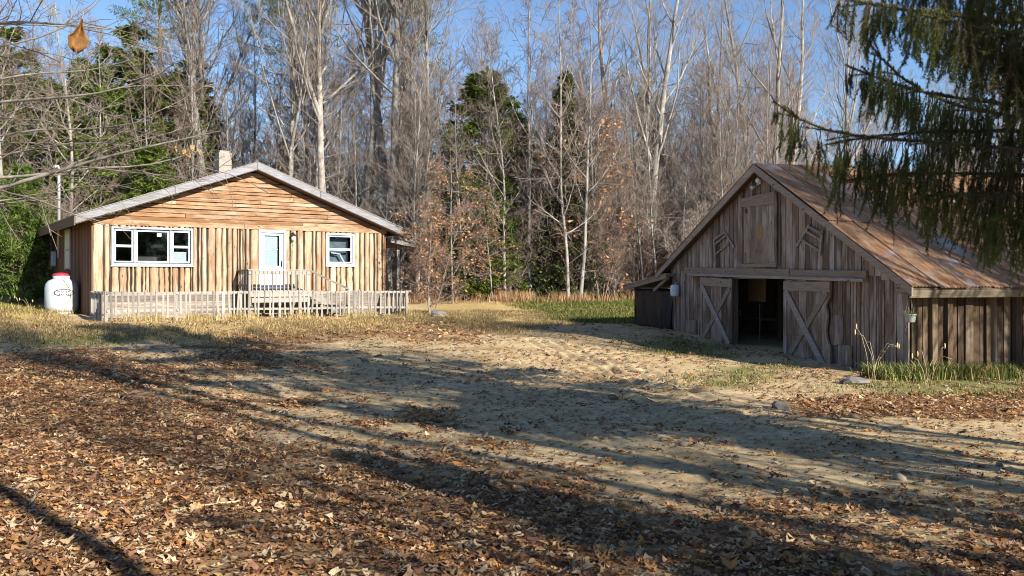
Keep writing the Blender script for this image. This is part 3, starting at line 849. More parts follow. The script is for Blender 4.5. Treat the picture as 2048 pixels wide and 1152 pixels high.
# ------------------------------------------------------------------ the barn: local x from the far corner to the near corner, y into the barn
near = np.array([8.09, 18.0]); gdir = np.array([-.167, .56]); BW = 10.52
far = near + gdir/np.hypot(*gdir)*BW
B = Frame(far, (near-far), 0.0)
B.z0 = 0.0
BL = 12.0
barn = empty('wooden_barn', (far[0], far[1], 0), B.rz, 'weathered grey plank barn with rusty metal roof and open sliding doors', 'barn')
ap = B.at(1529, 333); re_ = B.at(1846, 575); le = B.at(1331, 549)
def broof(x):
    return le[1]+(ap[1]-le[1])*(x-le[0])/(ap[0]-le[0]) if x < ap[0] else ap[1]+(re_[1]-ap[1])*(x-ap[0])/(re_[0]-ap[0])
def bbase(x): return min(gzf(*B.world(x, -.05).xy[:]), gzf(*B.world(x, .2).xy[:])) - .04
bt0 = B.at(1377, 541); bt1 = B.at(1741, 550)
def beamz(x): return bt0[1]+(bt1[1]-bt0[1])*(x-bt0[0])/(bt1[0]-bt0[0])
ox0 = B.at(1463, 600)[0]; ox1 = B.at(1572, 600)[0]
# upper gable boards
x = 0.0
hd0 = B.at(1491, 470)[0]; hd1 = B.at(1559, 470)[0]
hz0 = B.at(1525, 533)[1]; hz1 = B.at(1525, 400)[1]
while x < BW-.02:
    w = random.uniform(.17, .29); x1 = min(BW, x+w)
    if BW-x1 < .1: x1 = BW
    lo = (lambda c: beamz(c)-.02) if x > bt0[0]-.5 and x1 < bt1[0]+.6 else (lambda c: beamz(c)-.1)
    mid = (x+x1)/2
    if broof(mid)-.06-beamz(mid) > .06:
        board(barn, 'gable_board', M['barn'], FRONT, x+.004, x1-random.uniform(.006, .026), lo, (lambda c: broof(c)-.05), .012+random.uniform(0, .012), .024, False, 4, .004, .006)
    x = x1
# lower boards
x = 0.0
while x < BW-.02:
    w = random.uniform(.15, .30); x1 = min(BW, x+w)
    if BW-x1 < .1: x1 = BW
    if x < ox0 < x1: x1 = ox0
    if ox0-.001 <= x < ox1: x = ox1; continue
    board(barn, 'wall_board', M['barn'], FRONT, x+.006, x1-random.uniform(.006, .03), (lambda c: bbase(c)-random.uniform(0, .03)), (lambda c: min(beamz(c)+.02, broof(c)-.06)), -.012+random.uniform(0, .01), .024, False, 4, .007, .008)
    x = x1
# narrow battens over the joints in places
for px_ in (1352, 1358, 1366, 1372, 1380, 1690, 1706, 1722, 1738, 1753, 1769, 1786):
    xx = B.at(px_, 600)[0]
    board(barn, 'batten', M['barn'], FRONT, xx-.03, xx+.03, bbase(xx)+random.uniform(.0, .1), min(beamz(xx), broof(xx)-.12), .014, .022, False, 3, .006, .006)
for px_, pya, pyb, wpx in ((1678, 630, 690, 24), (1694, 690, 752, 28), (1385, 640, 672, 22)):
    a = B.at(px_-wpx/2, pyb)[0]; b = B.at(px_+wpx/2, pyb)[0]
    board(barn, 'patch_board', M['barn'], FRONT, a, b, B.at(px_, pyb)[1], B.at(px_, pya)[1], .036, .02, False, 3, .01)
MB().box(BW-.12, BW+.02, -.055, -.037, bbase(BW), broof(BW)-.12).build('corner_board', M['barn'], barn)
# frame of posts behind and dark end walls
m = MB()
for xx in (.1, ox0-.12, ox1+.12, BW-.15): m.box(xx-.09, xx+.09, .05, .23, bbase(xx)-.1, beamz(xx))
m.box(.02, BW-1.2, .05, .2, beamz(BW)-.05, beamz(BW)+.1)
m.build('frame', M['barnx'], barn)
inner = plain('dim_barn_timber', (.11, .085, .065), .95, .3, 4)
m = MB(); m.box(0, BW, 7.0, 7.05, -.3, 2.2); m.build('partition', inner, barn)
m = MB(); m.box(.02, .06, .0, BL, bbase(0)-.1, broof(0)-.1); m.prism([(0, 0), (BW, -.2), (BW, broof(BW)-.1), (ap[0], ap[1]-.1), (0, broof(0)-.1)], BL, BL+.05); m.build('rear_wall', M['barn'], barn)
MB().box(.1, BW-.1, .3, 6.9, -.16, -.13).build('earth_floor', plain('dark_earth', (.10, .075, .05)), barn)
MB().box(BW-.06, BW-.03, .05, BL, bbase(BW)-.1, broof(BW)-.1).build('light_stop_panel', M['dark'], barn)  # added dark backing that stops sun coming through the side board gaps
# things inside the doorway
a = B.at(1497, 602, 1.2); b = B.at(1531, 560, 1.2)
MB().box(a[0], b[0], 1.2, 1.22, a[1], b[1]+.25).build('hanging_board', M['board_tan'], barn)
for px_, pya, pyb, off in ((1480, 553, 700, 2.6), (1558, 556, 705, 1.8)):
    q = B.at(px_, pyb, off)
    MB().box(q[0]-.07, q[0]+.07, off, off+.14, -.15, 2.3).build('post', inner, barn)
q0 = B.at(1466, 632, 2.4); q1 = B.at(1552, 634, 2.4)
MB().box(q0[0], q1[0], 2.35, 2.42, q0[1]-.06, q0[1]+.02).build('shelf', M['barnx'], barn)
q = B.at(1518, 702, .9); q2 = B.at(1520, 618, .9)
pole = MB().tube([(0, 0, -.02), (.03, .0, (q2[1]-q[1])*.5), (.02, .02, q2[1]-q[1])], .018, 6).build('wooden_pole', M['fence'])
pole.location = B.world(q[0], .9, q[1]); pole.location.z = max(pole.location.z, -.12)
tag(pole, 'thin pale pole standing upright inside the dark barn doorway', 'pole')
q = B.at(1479, 622, 2.38)
jug = MB().lathe([(.055, 0), (.06, .02), (.06, .16), (.03, .22), (.025, .26)], (0, 0, 0), 14).build('white_jug', M['white'], None, True)
jug.location = B.world(q[0], 2.385, q0[1]+.02)
tag(jug, 'small white jug on a shelf inside the barn doorway', 'jug')
# hay door
hd = MB().box(hd0, hd1, -.055, -.04, hz0, hz1).build('hay_door', M['barn'], barn)
n = 5
for i in range(n):
    a = hd0+.06+(hd1-hd0-.16)*i/n; b = hd0+.06+(hd1-hd0-.16)*(i+1)/n
    board(hd, 'plank', M['barn'], FRONT, a+.003, b-.006, hz0+.09, hz1-.0, .055, .02, False, 3, .003)
board(hd, 'trim', M['barn'], FRONT, hd1-.085, hd1+.02, hz0+.02, hz1+.12, .075, .025)
hx0 = B.at(1487, 400)[0]; hx1 = B.at(1561, 400)[0]
zA = B.at(1487, 415)[1]; zB = B.at(1561, 409)[1]
MB().add([(hx0, -.11, zA), (hx1-.1, -.11, zB), (hx1-.1, -.11, zB+.34), (hx0, -.11, zA+.24), (hx0, -.056, zA), (hx1-.1, -.056, zB), (hx1-.1, -.056, zB+.34), (hx0, -.056, zA+.24)],
         [(0,1,2,3),(7,6,5,4),(0,4,5,1),(1,5,6,2),(2,6,7,3),(3,7,4,0)]).build('header', M['barnx'], hd)
MB().box(hd0-.05, hd1+.02, -.11, -.05, hz0-.02, hz0+.08).build('sill', M['barnx'], hd)
a = B.at(1513, 478, -.08); b = B.at(1526, 452, -.08)
MB().box(a[0], b[0], -.085, -.0765, a[1], b[1]).build('patch_plate', M['board_tan'], hd)
MB().box(hd0+.14, hd0+.22, -.095, -.077, hz1-.30, hz1-.18).build('latch', M['black'], hd)
MB().box(hd1+.05, hd1+.10, -.06, -.04, hz0, broof(hd1)-.25).build('batten', M['barn'], hd)
# track beam over the doors
def zbar(nm, p, q, dep0, dep1, up, dn, mat, par):
    return MB().add([(p[0], dep0, p[1]-dn), (q[0], dep0, q[1]-dn), (q[0], dep0, q[1]+up), (p[0], dep0, p[1]+up), (p[0], dep1, p[1]-dn), (q[0], dep1, q[1]-dn), (q[0], dep1, q[1]+up), (p[0], dep1, p[1]+up)],
         [(0,1,2,3),(7,6,5,4),(0,4,5,1),(1,5,6,2),(2,6,7,3),(3,7,4,0)]).build(nm, mat, par, bevel=.006)
mid = B.at(1587, 546)
zbar('track_beam', bt0, (mid[0]-.01, beamz(mid[0])), -.13, -.04, .10, .09, M['barnx'], barn)
zbar('track_beam', (mid[0]+.01, beamz(mid[0])), bt1, -.12, -.04, .09, .09, M['barnx'], barn)
zbar('track_cover', (bt0[0]+.25, beamz(bt0[0]+.25)-.11), (bt1[0]-.02, beamz(bt1[0])-.11), -.19, -.045, .03, .04, M['pale'], barn)
e0 = B.at(1790, 579, -.1); e1 = B.at(1843, 579, -.1)
zbar('eave_arm', e0, (BW+.35, e1[1]), -.09, -.04, .05, .06, M['barnx'], barn)
# sliding doors with cross braces
def sdoor(pl, pr, ptl, ptr, pbl, pbr, rag, label):
    A = B.at(pl, ptl, -.1); C = B.at(pr, ptr, -.1); D = B.at(pl, pbl, -.1); E = B.at(pr, pbr, -.1)
    xl, xr = A[0], C[0]
    zt = lambda c: A[1]+(C[1]-A[1])*(c-xl)/(xr-xl); zb = lambda c: D[1]+(E[1]-D[1])*(c-xl)/(xr-xl)
    d = MB().box(xl+.05, xr-.25, -.072, -.066, max(zb(xl), zb(xr))+.1, min(zt(xl), zt(xr))-.1).build('sliding_door', M['barn'], barn)
    tag(d, label)
    n = 6
    for i in range(n):
        a = xl+(xr-xl)*i/n; b = xl+(xr-xl)*(i+1)/n
        if rag and i == n-1:
            m_ = MB(); K = 12; vs = []
            for k in range(K):
                t = k/(K-1); cut = (.12*abs(math.sin(k*2.2))+.05) if .28 < t < .75 else .01
                for yy in (-.12, -.075): vs += [(a+.004, yy, zb(a)+(zt(a)-zb(a))*t), (b-cut, yy, zb(b)+(zt(b)-zb(b))*t)]
            fs = []
            for k in range(K-1):
                o = k*4
                fs += [(o, o+1, o+5, o+4), (o+2, o+6, o+7, o+3), (o+1, o+3, o+7, o+5), (o, o+4, o+6, o+2)]
            fs += [(0, 2, 3, 1), ((K-1)*4, (K-1)*4+1, (K-1)*4+3, (K-1)*4+2)]
            m_.add(vs, fs).build('plank', M['barn'], d)
        else:
            board(d, 'plank', M['barn'], FRONT, a+.003, b-.007, zb, zt, .075, .045, False, 3, .003)
    Z = lambda x, t: zb(x)+(zt(x)-zb(x))*t
    zbar('rail', (xl-.005, Z(xl, .92)), (xr+.005, Z(xr, .92)), -.150, -.1205, .13, .1, M['barnx'], d)
    MB().box(xl-.005, xl+.12, -.146, -.121, zb(xl)+.02, Z(xl, .86)).build('stile', M['barn'], d)
    bw = .17
    MB().bar((xl+.10, -.155, Z(xl, .86)), (xr-.12, -.155, Z(xr, .03)), bw, .03, (0, 1, 0)).build('brace', M['pale'], d)
    MB().bar((xl+.14, -.136, Z(xl, .04)), (xr-.10, -.136, Z(xr, .87)), bw*.85, .026, (0, 1, 0)).build('brace', M['barnx'], d)
sdoor(1403, 1466, 553, 557, 681, 694, False, 'left sliding barn door with crossed braces')
sdoor(1570, 1662, 560, 561, 722, 746, True, 'right sliding barn door with crossed braces and ragged edge')
# rustic stick frames left and right of the hay door
def sticks(nm, segs, label):
    pts = [B.at(px_, py_, -.09) for s_ in segs for px_, py_ in s_]
    c = (sum(p[0] for p in pts)/len(pts), sum(p[1] for p in pts)/len(pts))
    t = empty(nm, B.world(c[0], -.045, c[1]), B.rz, label, 'decoration')
    for k, s_ in enumerate(segs):
        p, q = B.at(*s_[0], -.09), B.at(*s_[1], -.09)
        MB().bar((p[0]-c[0], -.03-.022*(k % 2), p[1]-c[1]), (q[0]-c[0], -.03-.022*(k % 2), q[1]-c[1]), .06, .03, (0, 1, 0)).build('stick', M['pale'] if k < 2 else M['barnx'], t)
sticks('stick_frame', [((1447, 462), (1467, 494)), ((1428, 478), (1431, 516)), ((1428, 479), (1449, 464)), ((1430, 489), (1453, 471)), ((1431, 508), (1458, 486))], 'tilted frame of thin sticks on the gable left of hay door')
sticks('stick_frame', [((1592, 493), (1618, 449)), ((1645, 461), (1640, 512)), ((1612, 463), (1643, 482)), ((1617, 453), (1646, 468)), ((1603, 480), (1641, 504))], 'tilted frame of thin sticks on the gable right of hay door')
# twin flood light high on the gable
fx, fz = B.at(1518, 367, -.1)
fl_ = empty('flood_light', B.world(fx, -.04, fz), B.rz, 'small twin-head flood light under the barn roof peak', 'light')
MB().lathe([(.06, 0), (.06, .03)], (0, 0, -.015), 12).build('base', M['galv'], fl_)
for sx_, mt in ((-.16, 'galv'), (.14, 'lampglass')):
    m = MB(); m.tube([(0, -.02, 0), (sx_*.5, -.06, .01*(1 if sx_ > 0 else -3)), (sx_*.75, -.08, .06 if sx_ > 0 else -.06)], .014, 6)
    m.tube([(sx_*.7, -.06, .07 if sx_ > 0 else -.05), (sx_*.9, -.12, .06 if sx_ > 0 else -.08), (sx_*1.1, -.2, .05 if sx_ > 0 else -.11)], [.03, .05, .075], 10)
    m.build('lamp_head', M[mt], fl_, True)
# near side wall: upright boards with proud edges
y = 0.02
while y < BL:
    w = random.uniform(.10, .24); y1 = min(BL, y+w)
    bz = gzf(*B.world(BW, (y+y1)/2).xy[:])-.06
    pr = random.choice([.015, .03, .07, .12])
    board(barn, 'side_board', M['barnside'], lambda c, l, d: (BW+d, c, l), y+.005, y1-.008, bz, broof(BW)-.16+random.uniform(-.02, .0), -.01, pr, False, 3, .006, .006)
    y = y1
# roof: corrugated sheets
OVB = -.32
def sheet(x0, z0, x1, z1, y0, y1, lift, nm='roof_sheet'):
    nseg = 18; rows = 4; vs = []; fs = []
    L = math.hypot(x1-x0, z1-z0); nxn, nzn = -(z1-z0)/L, (x1-x0)/L
    if nzn < 0: nxn, nzn = -nxn, -nzn
    j0, j1 = random.uniform(-.02, .02), random.uniform(-.05, .06)
    for i in range(rows+1):
        t = i/rows
        for k in range(nseg+1):
            hgt = lift + .013*math.cos(k*math.pi) + .012*math.sin(t*3+y0) + random.uniform(-.002, .002)
            tt = t if i < rows else t+j1/L
            vs.append((x0+(x1-x0)*tt+nxn*hgt, y0+(y1-y0)*k/nseg, z0+(z1-z0)*tt+nzn*hgt))
    for i in range(rows):
        for k in range(nseg):
            o = i*(nseg+1)+k; fs.append((o, o+1, o+nseg+2, o+nseg+1))
    me = bpy.data.meshes.new(nm); me.from_pydata(vs, [], fs)
    o = link(nm, me, M['roof'], barn)
    s = o.modifiers.new('thick', 'SOLIDIFY'); s.thickness = .004
    return o
ex = re_[0]+.06; ez = broof(BW)+(re_[1]-broof(BW))*(ex-BW)/(re_[0]-BW)
y = OVB
while y < BL:
    y1 = y+.68
    xm = ap[0]+(ex-ap[0])*.52; zm_ = ap[1]+(ez-ap[1])*.52
    sheet(ap[0]-.0, ap[1]+.03, xm+.1, zm_+.03-.1*(ap[1]-ez)/(ex-ap[0]), y-.02, y1+.02, .045+.006*random.random())
    sheet(xm-.05, zm_+.03+.05*(ap[1]-ez)/(ex-ap[0]), ex, ez+.03, y-.02, y1+.02, .018+.006*random.random())
    y = y1
lx_ = le[0]-.05; lz_ = broof(lx_)
y = OVB
while y < BL:
    sheet(ap[0], ap[1]+.03, lx_, lz_+.03, y-.02, y+.7, .03)
    y += .68
m = MB()
m.prism([(ap[0], ap[1]+.02), (ex-.02, ez+.02), (ex-.02, ez-.03), (ap[0], ap[1]-.03), (lx_+.02, lz_-.03), (lx_+.02, lz_+.02)], OVB+.04, BL+.1)
m.build('roof_deck', inner, barn)
# rake boards and the fascia along the near eave
MB().prism([(ap[0], ap[1]+.045), (ex, ez+.045), (ex, ez-.13), (ap[0], ap[1]-.15)], OVB-.005, OVB+.035).build('rake_board', M['barnx'], barn)
MB().prism([(ap[0]-.004, ap[1]+.045), (ap[0]-.004, ap[1]-.15), (lx_, lz_-.11), (lx_, lz_+.045)], OVB-.003, OVB+.037).build('rake_board', M['barnx'], barn)
MB().prism([(ap[0]+.3, ap[1]-.34), (BW-.1, broof(BW-.1)-.11), (BW-.1, broof(BW-.1)-.2), (ap[0]+.3, ap[1]-.45)], -.06, -.04).build('frieze_board', M['barn'], barn)
m = MB()
m.add([(ex-.03, OVB+.0, ez-.02), (ex-.03, BL, ez-.02), (ex-.0, BL, ez-.02), (ex-.0, OVB, ez-.02), (ex-.09, OVB+.0, ez-.17), (ex-.09, BL, ez-.17), (ex-.06, BL, ez-.17), (ex-.06, OVB, ez-.17)], [(0,3,2,1),(4,5,6,7),(0,1,5,4),(1,2,6,5),(2,3,7,6),(3,0,4,7)])
m.build('fascia_board', M['barny'], barn)
# lean-to with a tarp on the far side
t0 = B.at(1345, 549, -.05); t1 = B.at(1259, 573, -.05)
MB().prism([(t0[0], t0[1]), (t1[0], t1[1]), (t1[0], t1[1]-.06), (t0[0], t0[1]-.06)], -.25, 4).build('lean_to_roof', M['barnx'], barn)
MB().prism([(t0[0], t0[1]+.005), (t1[0], t1[1]+.005), (t1[0], t1[1]-.13), (t0[0], t0[1]-.13)], -.29, -.255).build('rake_board', M['barnx'], barn)
MB().prism([(t0[0], t0[1]+.04), (t1[0]-.04, t1[1]+.04), (t1[0]-.04, t1[1]+.008), (t0[0], t0[1]+.008)], -.31, 4.02).build('roof_covering', M['roof'], barn)
MB().bar((.12, -.2, t0[1]-.1), (-.9, -.2, t1[1]-.12), .06, .1).build('lean_to_rafter', M['barnx'], barn)
tl = B.at(1268, 577, -.05)[0]
MB().box(tl+.05, tl+.14, .05, .14, 0, t1[1]-.05).build('post', M['barnx'], barn)
MB().box(tl+.05, tl+.14, 3.5, 3.6, 0, t1[1]-.05).build('post', M['barnx'], barn)
nu, nv = 46, 14
vs = []; fs = []
zt0 = B.at(1268, 577, -.05)[1]; zt1 = B.at(1340, 580, -.05)[1]
for j in range(nv+1):
    for i in range(nu+1):
        u = i/nu; v = j/nv; x = tl+(0.12-tl)*u
        zb = gzf(*B.world(x, -.1).xy[:])-.02; ztp = zt0+(zt1-zt0)*u - .02*math.sin(u*9)**2
        pl = .035*math.sin(u*23+.8*math.sin(v*4)) + (.07*math.sin(u*60) if u > .76 else .02*math.sin(u*41+v*3)) + .03*math.sin(v*5+u*3)
        vs.append((x, -.02+pl*(.3+.7*(1-v))-.05*(1-v), zb+(ztp-zb)*v))
for j in range(nv):
    for i in range(nu):
        o = j*(nu+1)+i; fs.append((o, o+1, o+nu+2, o+nu+1))
me = bpy.data.meshes.new('tarp'); me.from_pydata(vs, [], fs)
for p in me.polygons: p.use_smooth = True
tp = link('tarp', me, M['tarp'], barn); s = tp.modifiers.new('thick', 'SOLIDIFY'); s.thickness = .006
MB().box(tl-.03, tl+.0, -.02, 3.6, 0, t1[1]-.08).build('side_tarp', M['tarp'], barn)
# white bucket at the far corner
q = B.at(1346, 581, -.25)
bk = MB().lathe([(.10, -.18), (.13, -.14), (.145, .05), (.13, .14), (.09, .18)], (0, 0, 0), 16).tube([(.0, 0, .17), (.05, .05, .24), (.1, .17, .26)], .012, 5).build('pale_bucket', M['curtain'], None, True)
bk.location = B.world(q[0]+.02, -.20, q[1])
tag(bk, 'pale plastic bucket hanging at the far corner of the barn', 'bucket')
# hanging basket under the near eave
q = B.at(1836, 634, -.2)
hb = empty('hanging_basket', B.world(BW+.2, -.16, q[1]-.1), B.rz, 'small pale hanging pot with dry plants under the barn eave', 'plant pot')
MB().lathe([(.075, -.02), (.09, .0), (.115, .14), (.12, .15), (.105, .15)], (0, 0, 0), 16).build('pot', M['pot'], hb, True)
m = MB()
for k in range(3):
    an = k*2.1; m.tube([(.11*math.cos(an), .11*math.sin(an), .14), (0, 0, .55)], .005, 4)
m.tube([(0, 0, .55), (0, .05, ez-.06-(q[1]-.1))], .005, 4)
m.build('cord', M['cord'], hb)
vs = []; fs = []; cl = []
for k in range(130):
    an = random.uniform(0, 6.28); r = random.uniform(0, .1); L = random.uniform(.06, .16); dr_ = random.uniform(.4, 1.6)
    b0 = Vector((r*math.cos(an), r*math.sin(an), .14)); t_ = b0+Vector((math.cos(an)*L*dr_, math.sin(an)*L*dr_, L*random.uniform(-.8, .9)))
    sd = Vector((-math.sin(an), math.cos(an), 0))*.012
    n = len(vs); vs += [b0-sd, b0+sd, t_]; fs.append((n, n+1, n+2))
    cl += [random.choice([(.25, .2, .08), (.35, .27, .12), (.14, .16, .05)])]*3
for s_ in range(26):
    n = len(vs); z_ = .12-s_*.012; cx_ = -.12-.02*math.sin(s_*.6)
    vs += [(cx_-.015, 0, z_), (cx_+.015, 0.01, z_-.005), (cx_, .0, z_-.03)]; fs.append((n, n+1, n+2)); cl += [(.5, .46, .38)]*3
me = mesh_np('dry_plant', np.array([tuple(v) for v in vs]), [np.array(fs)], False, np.array(cl))
link('dry_plant', me, M['grass'], hb)
# ------------------------------------------------------------------ plant growing
def nrm(v): return v/np.maximum(np.linalg.norm(v, axis=-1, keepdims=True), 1e-9)
def perp(t, r):
    ref = r.normal(size=t.shape); a = nrm(np.cross(t, ref)); return a, np.cross(t, a)
def grow(S, D, L, K, wig, up, r):
    """polylines (N,K+1,3): S starts, D directions, L lengths"""
    P_ = [S]; d = nrm(D); step = (L/K)[:, None]
    for k in range(K):
        d = nrm(d + r.normal(size=d.shape)*wig + np.array([0, 0, up]))
        P_.append(P_[-1]+d*step)
    return np.stack(P_, 1)
def tubes(Pl, Rd, S):
    N, K1, _ = Pl.shape
    T = np.empty_like(Pl); T[:, 1:-1] = Pl[:, 2:]-Pl[:, :-2]; T[:, 0] = Pl[:, 1]-Pl[:, 0]; T[:, -1] = Pl[:, -1]-Pl[:, -2]
    T = nrm(T)
    ref = np.where(np.abs(T[:, :1, 2:3]) < .8, np.array([0, 0, 1.]), np.array([1., 0, 0]))
    a = nrm(np.cross(T, np.broadcast_to(ref, T.shape))); b = np.cross(T, a)
    an = np.arange(S)*2*np.pi/S
    V_ = Pl[:, :, None] + Rd[:, :, None, None]*(a[:, :, None]*np.cos(an)[None, None, :, None] + b[:, :, None]*np.sin(an)[None, None, :, None])
    base = (np.arange(N)*K1*S)[:, None, None] + (np.arange(K1-1)*S)[None, :, None]
    k = np.arange(S)[None, None]; k2 = (np.arange(S)+1) % S
    F_ = np.stack([base+k, base+k2, base+S+k2, base+S+k], -1).reshape(-1, 4)
    return V_.reshape(-1, 3), F_
def spawn(Pl, Rd, Ls, n, t0, t1, ang, angv, ratio, rr, r, taper=.5, pw=1.0):
    """children along parents: returns starts, dirs, lengths, radii"""
    N, K1, _ = Pl.shape
    t = t0+(t1-t0)*((np.arange(n)[None]+r.random((N, n)))/n)**pw
    f = t*(K1-1); i = np.minimum(f.astype(int), K1-2); w = (f-i)[..., None]
    rows = np.arange(N)[:, None]
    p = Pl[rows, i]*(1-w)+Pl[rows, i+1]*w; tg = nrm(Pl[rows, i+1]-Pl[rows, i])
    rad = Rd[rows, i]*(1-w[..., 0])+Rd[rows, i+1]*w[..., 0]
    a, b = perp(tg, r)
    ph = (np.arange(n)[None]*2.4+r.random((N, 1))*6.28+r.normal(size=(N, n))*.5)
    # use one frame per parent so that the turn between neighbours is even
    a0 = a[:, :1]; a0 = nrm(a0-tg*np.sum(a0*tg, -1, keepdims=True)); b0 = np.cross(tg, a0)
    an = np.clip(ang+r.normal(size=(N, n))*angv, .15, 1.7)[..., None]
    d = tg*np.cos(an)+np.sin(an)*(a0*np.cos(ph)[..., None]+b0*np.sin(ph)[..., None])
    L = Ls[:, None]*ratio*(1-taper*t)*(.6+.8*r.random((N, n)))
    rc = np.minimum(rad*rr, rad*.9)
    return p.reshape(-1, 3), d.reshape(-1, 3), L.ravel(), rc.ravel()
def taper(r0, r1, K): return r0[:, None]*(1-np.linspace(0, 1, K+1)[None]) + r1[:, None]*np.linspace(0, 1, K+1)[None]

class Geo:
    def __init__(s): s.v = []; s.f = []; s.n = 0
    def add(s, V_, F_): s.v.append(V_); s.f.append(F_+s.n); s.n += len(V_)
    def mesh(s, name, smooth=True, col=None):
        fs = {}
        for f in s.f: fs.setdefault(f.shape[1], []).append(f)
        return mesh_np(name, np.concatenate(s.v), [np.concatenate(x) for x in fs.values()], smooth, col)

def leaf_quads(Pt, r, size, flat=.5):
    """small pointed leaf faces around points"""
    N = len(Pt); d = nrm(r.normal(size=(N, 3))*np.array([1, 1, flat])); a, b = perp(d, r)
    s = size*(.6+.8*r.random((N, 1)))
    V_ = np.stack([Pt, Pt+d*s*.5+a*s*.33, Pt+d*s, Pt+d*s*.5-a*s*.33], 1).reshape(-1, 3)
    F_ = np.arange(N*4).reshape(-1, 4)
    return V_, F_

def bare_tree(seed, Ht, r0, lean=(0, 0), stems=1, t0=.35, n1=22, n2=7, n3=6, n4=3, ang=.75, spread=.36, up=.05, wig=.08, forks=True, tw=.0065, leaves=0, lsize=.07, lowtwigs=0, upb=.12):
    """returns trunk mesh, twig mesh, and leaf mesh or None"""
    r = np.random.default_rng(seed)
    K = 16
    S0 = np.zeros((stems, 3)); D0 = np.tile(np.array([[lean[0], lean[1], 1.0]]), (stems, 1))
    if stems > 1:
        an = np.arange(stems)*2*np.pi/stems+r.random(stems); D0 = D0+np.stack([np.cos(an), np.sin(an), 0*an], 1)*(.16+.12*r.random((stems, 1))); S0 = S0+np.stack([np.cos(an), np.sin(an), 0*an], 1)*r0*.9
    L0 = Ht*(.85+.2*r.random(stems)) if stems > 1 else np.array([Ht*1.0])
    S0[:, 2] = -.4
    P0 = grow(S0, D0, L0, K, wig*.45, .03, r)
    tt = np.linspace(0, 1, K+1)[None]
    R0 = r0*(.75+.3*r.random((stems, 1)) if stems > 1 else 1)*((1-tt)**.75*.96+.03)*(1+.55*np.exp(-tt*26))
    trunk = Geo(); trunk.add(*tubes(P0, R0, 10))
    tw_ = Geo()
    parents = [(P0, R0, L0)]
    if forks:
        s, d, L, rr = spawn(P0, R0, L0, 3, .38, .72, .42, .12, .62, .72, r, .35)
        Pf = grow(s, d, L, 9, wig*.8, .10, r); Rf = taper(rr, rr*.12, 9)
        trunk.add(*tubes(Pf, Rf, 7)); parents.append((Pf, Rf, L))
    for gi, (Pp, Rp, Lp) in enumerate(parents):
        m1 = n1 if gi == 0 else max(5, n1//3)
        a0 = t0 if gi == 0 else .2
        s, d, L, rr = spawn(Pp, Rp, Lp, m1, a0, .98, ang, .16, spread, .5, r, .62)
        rr = np.maximum(rr, .011)
        P1 = grow(s, d, L, 7, wig, upb, r); R1 = taper(rr, np.full_like(rr, .008), 7)
        trunk.add(*tubes(P1, R1, 5))
        s, d, L2, rr = spawn(P1, R1, L, n2, .15, .98, .72, .2, .52, .6, r, .45)
        rr = np.clip(rr, .008, .03); P2 = grow(s, d, L2, 5, wig*1.3, upb*.7, r); R2 = taper(rr, np.full_like(rr, tw), 5)
        tw_.add(*tubes(P2, R2, 4))
        s, d, L3, rr = spawn(P2, R2, L2, n3, .1, .98, .7, .22, .5, .7, r, .4)
        L3 = np.maximum(L3, .25); rr = np.clip(rr, tw, .012); P3 = grow(s, d, L3, 3, wig*1.5, upb*.6, r); R3 = taper(rr, np.full_like(rr, tw*.7), 3)
        tw_.add(*tubes(P3, R3, 3))
        if n4:
            s, d, L4, rr = spawn(P3, R3, L3, n4, .15, .95, .65, .2, .6, .8, r, .4)
            L4 = np.clip(L4, .15, .8); P4 = grow(s, d, L4, 2, wig*1.5, upb*.5, r); R4 = taper(np.full(len(L4), tw*.8), np.full(len(L4), tw*.5), 2)
            tw_.add(*tubes(P4, R4, 3))
            if leaves and gi == 0: lastP = P4
        elif leaves and gi == 0: lastP = P3
    if lowtwigs:
        s, d, L, rr = spawn(P0, R0, L0, lowtwigs, .08, .55, 1.2, .2, .13, .2, r, .2)
        rr = np.clip(rr, .009, .022); Pq = grow(s, d, L, 5, wig*1.6, .0, r); tw_.add(*tubes(Pq, taper(rr, np.full_like(rr, tw), 5), 4))
        s, d, L5, rr = spawn(Pq, taper(rr, rr*.3, 5), L, 5, .2, .95, .8, .2, .5, .8, r, .4)
        tw_.add(*tubes(grow(s, d, L5, 3, wig*1.6, .02, r), taper(np.full(len(L5), tw), np.full(len(L5), tw*.6), 3), 3))
    lf = None
    if leaves:
        fl = lastP.reshape(-1, 3); fl = fl[r.integers(0, len(fl), leaves)]
        fl = fl[fl[:, 2] < Ht*.85]
        V_, F_ = leaf_quads(fl, r, lsize)
        cols = np.repeat(np.array([(.42, .20, .08), (.50, .28, .13), (.34, .15, .06), (.55, .36, .19)])[r.integers(0, 4, len(fl))], 4, 0)
        lf = mesh_np('leaf_cluster', V_, [F_], False, cols)
    return trunk.mesh('trunk'), tw_.mesh('crown'), lf

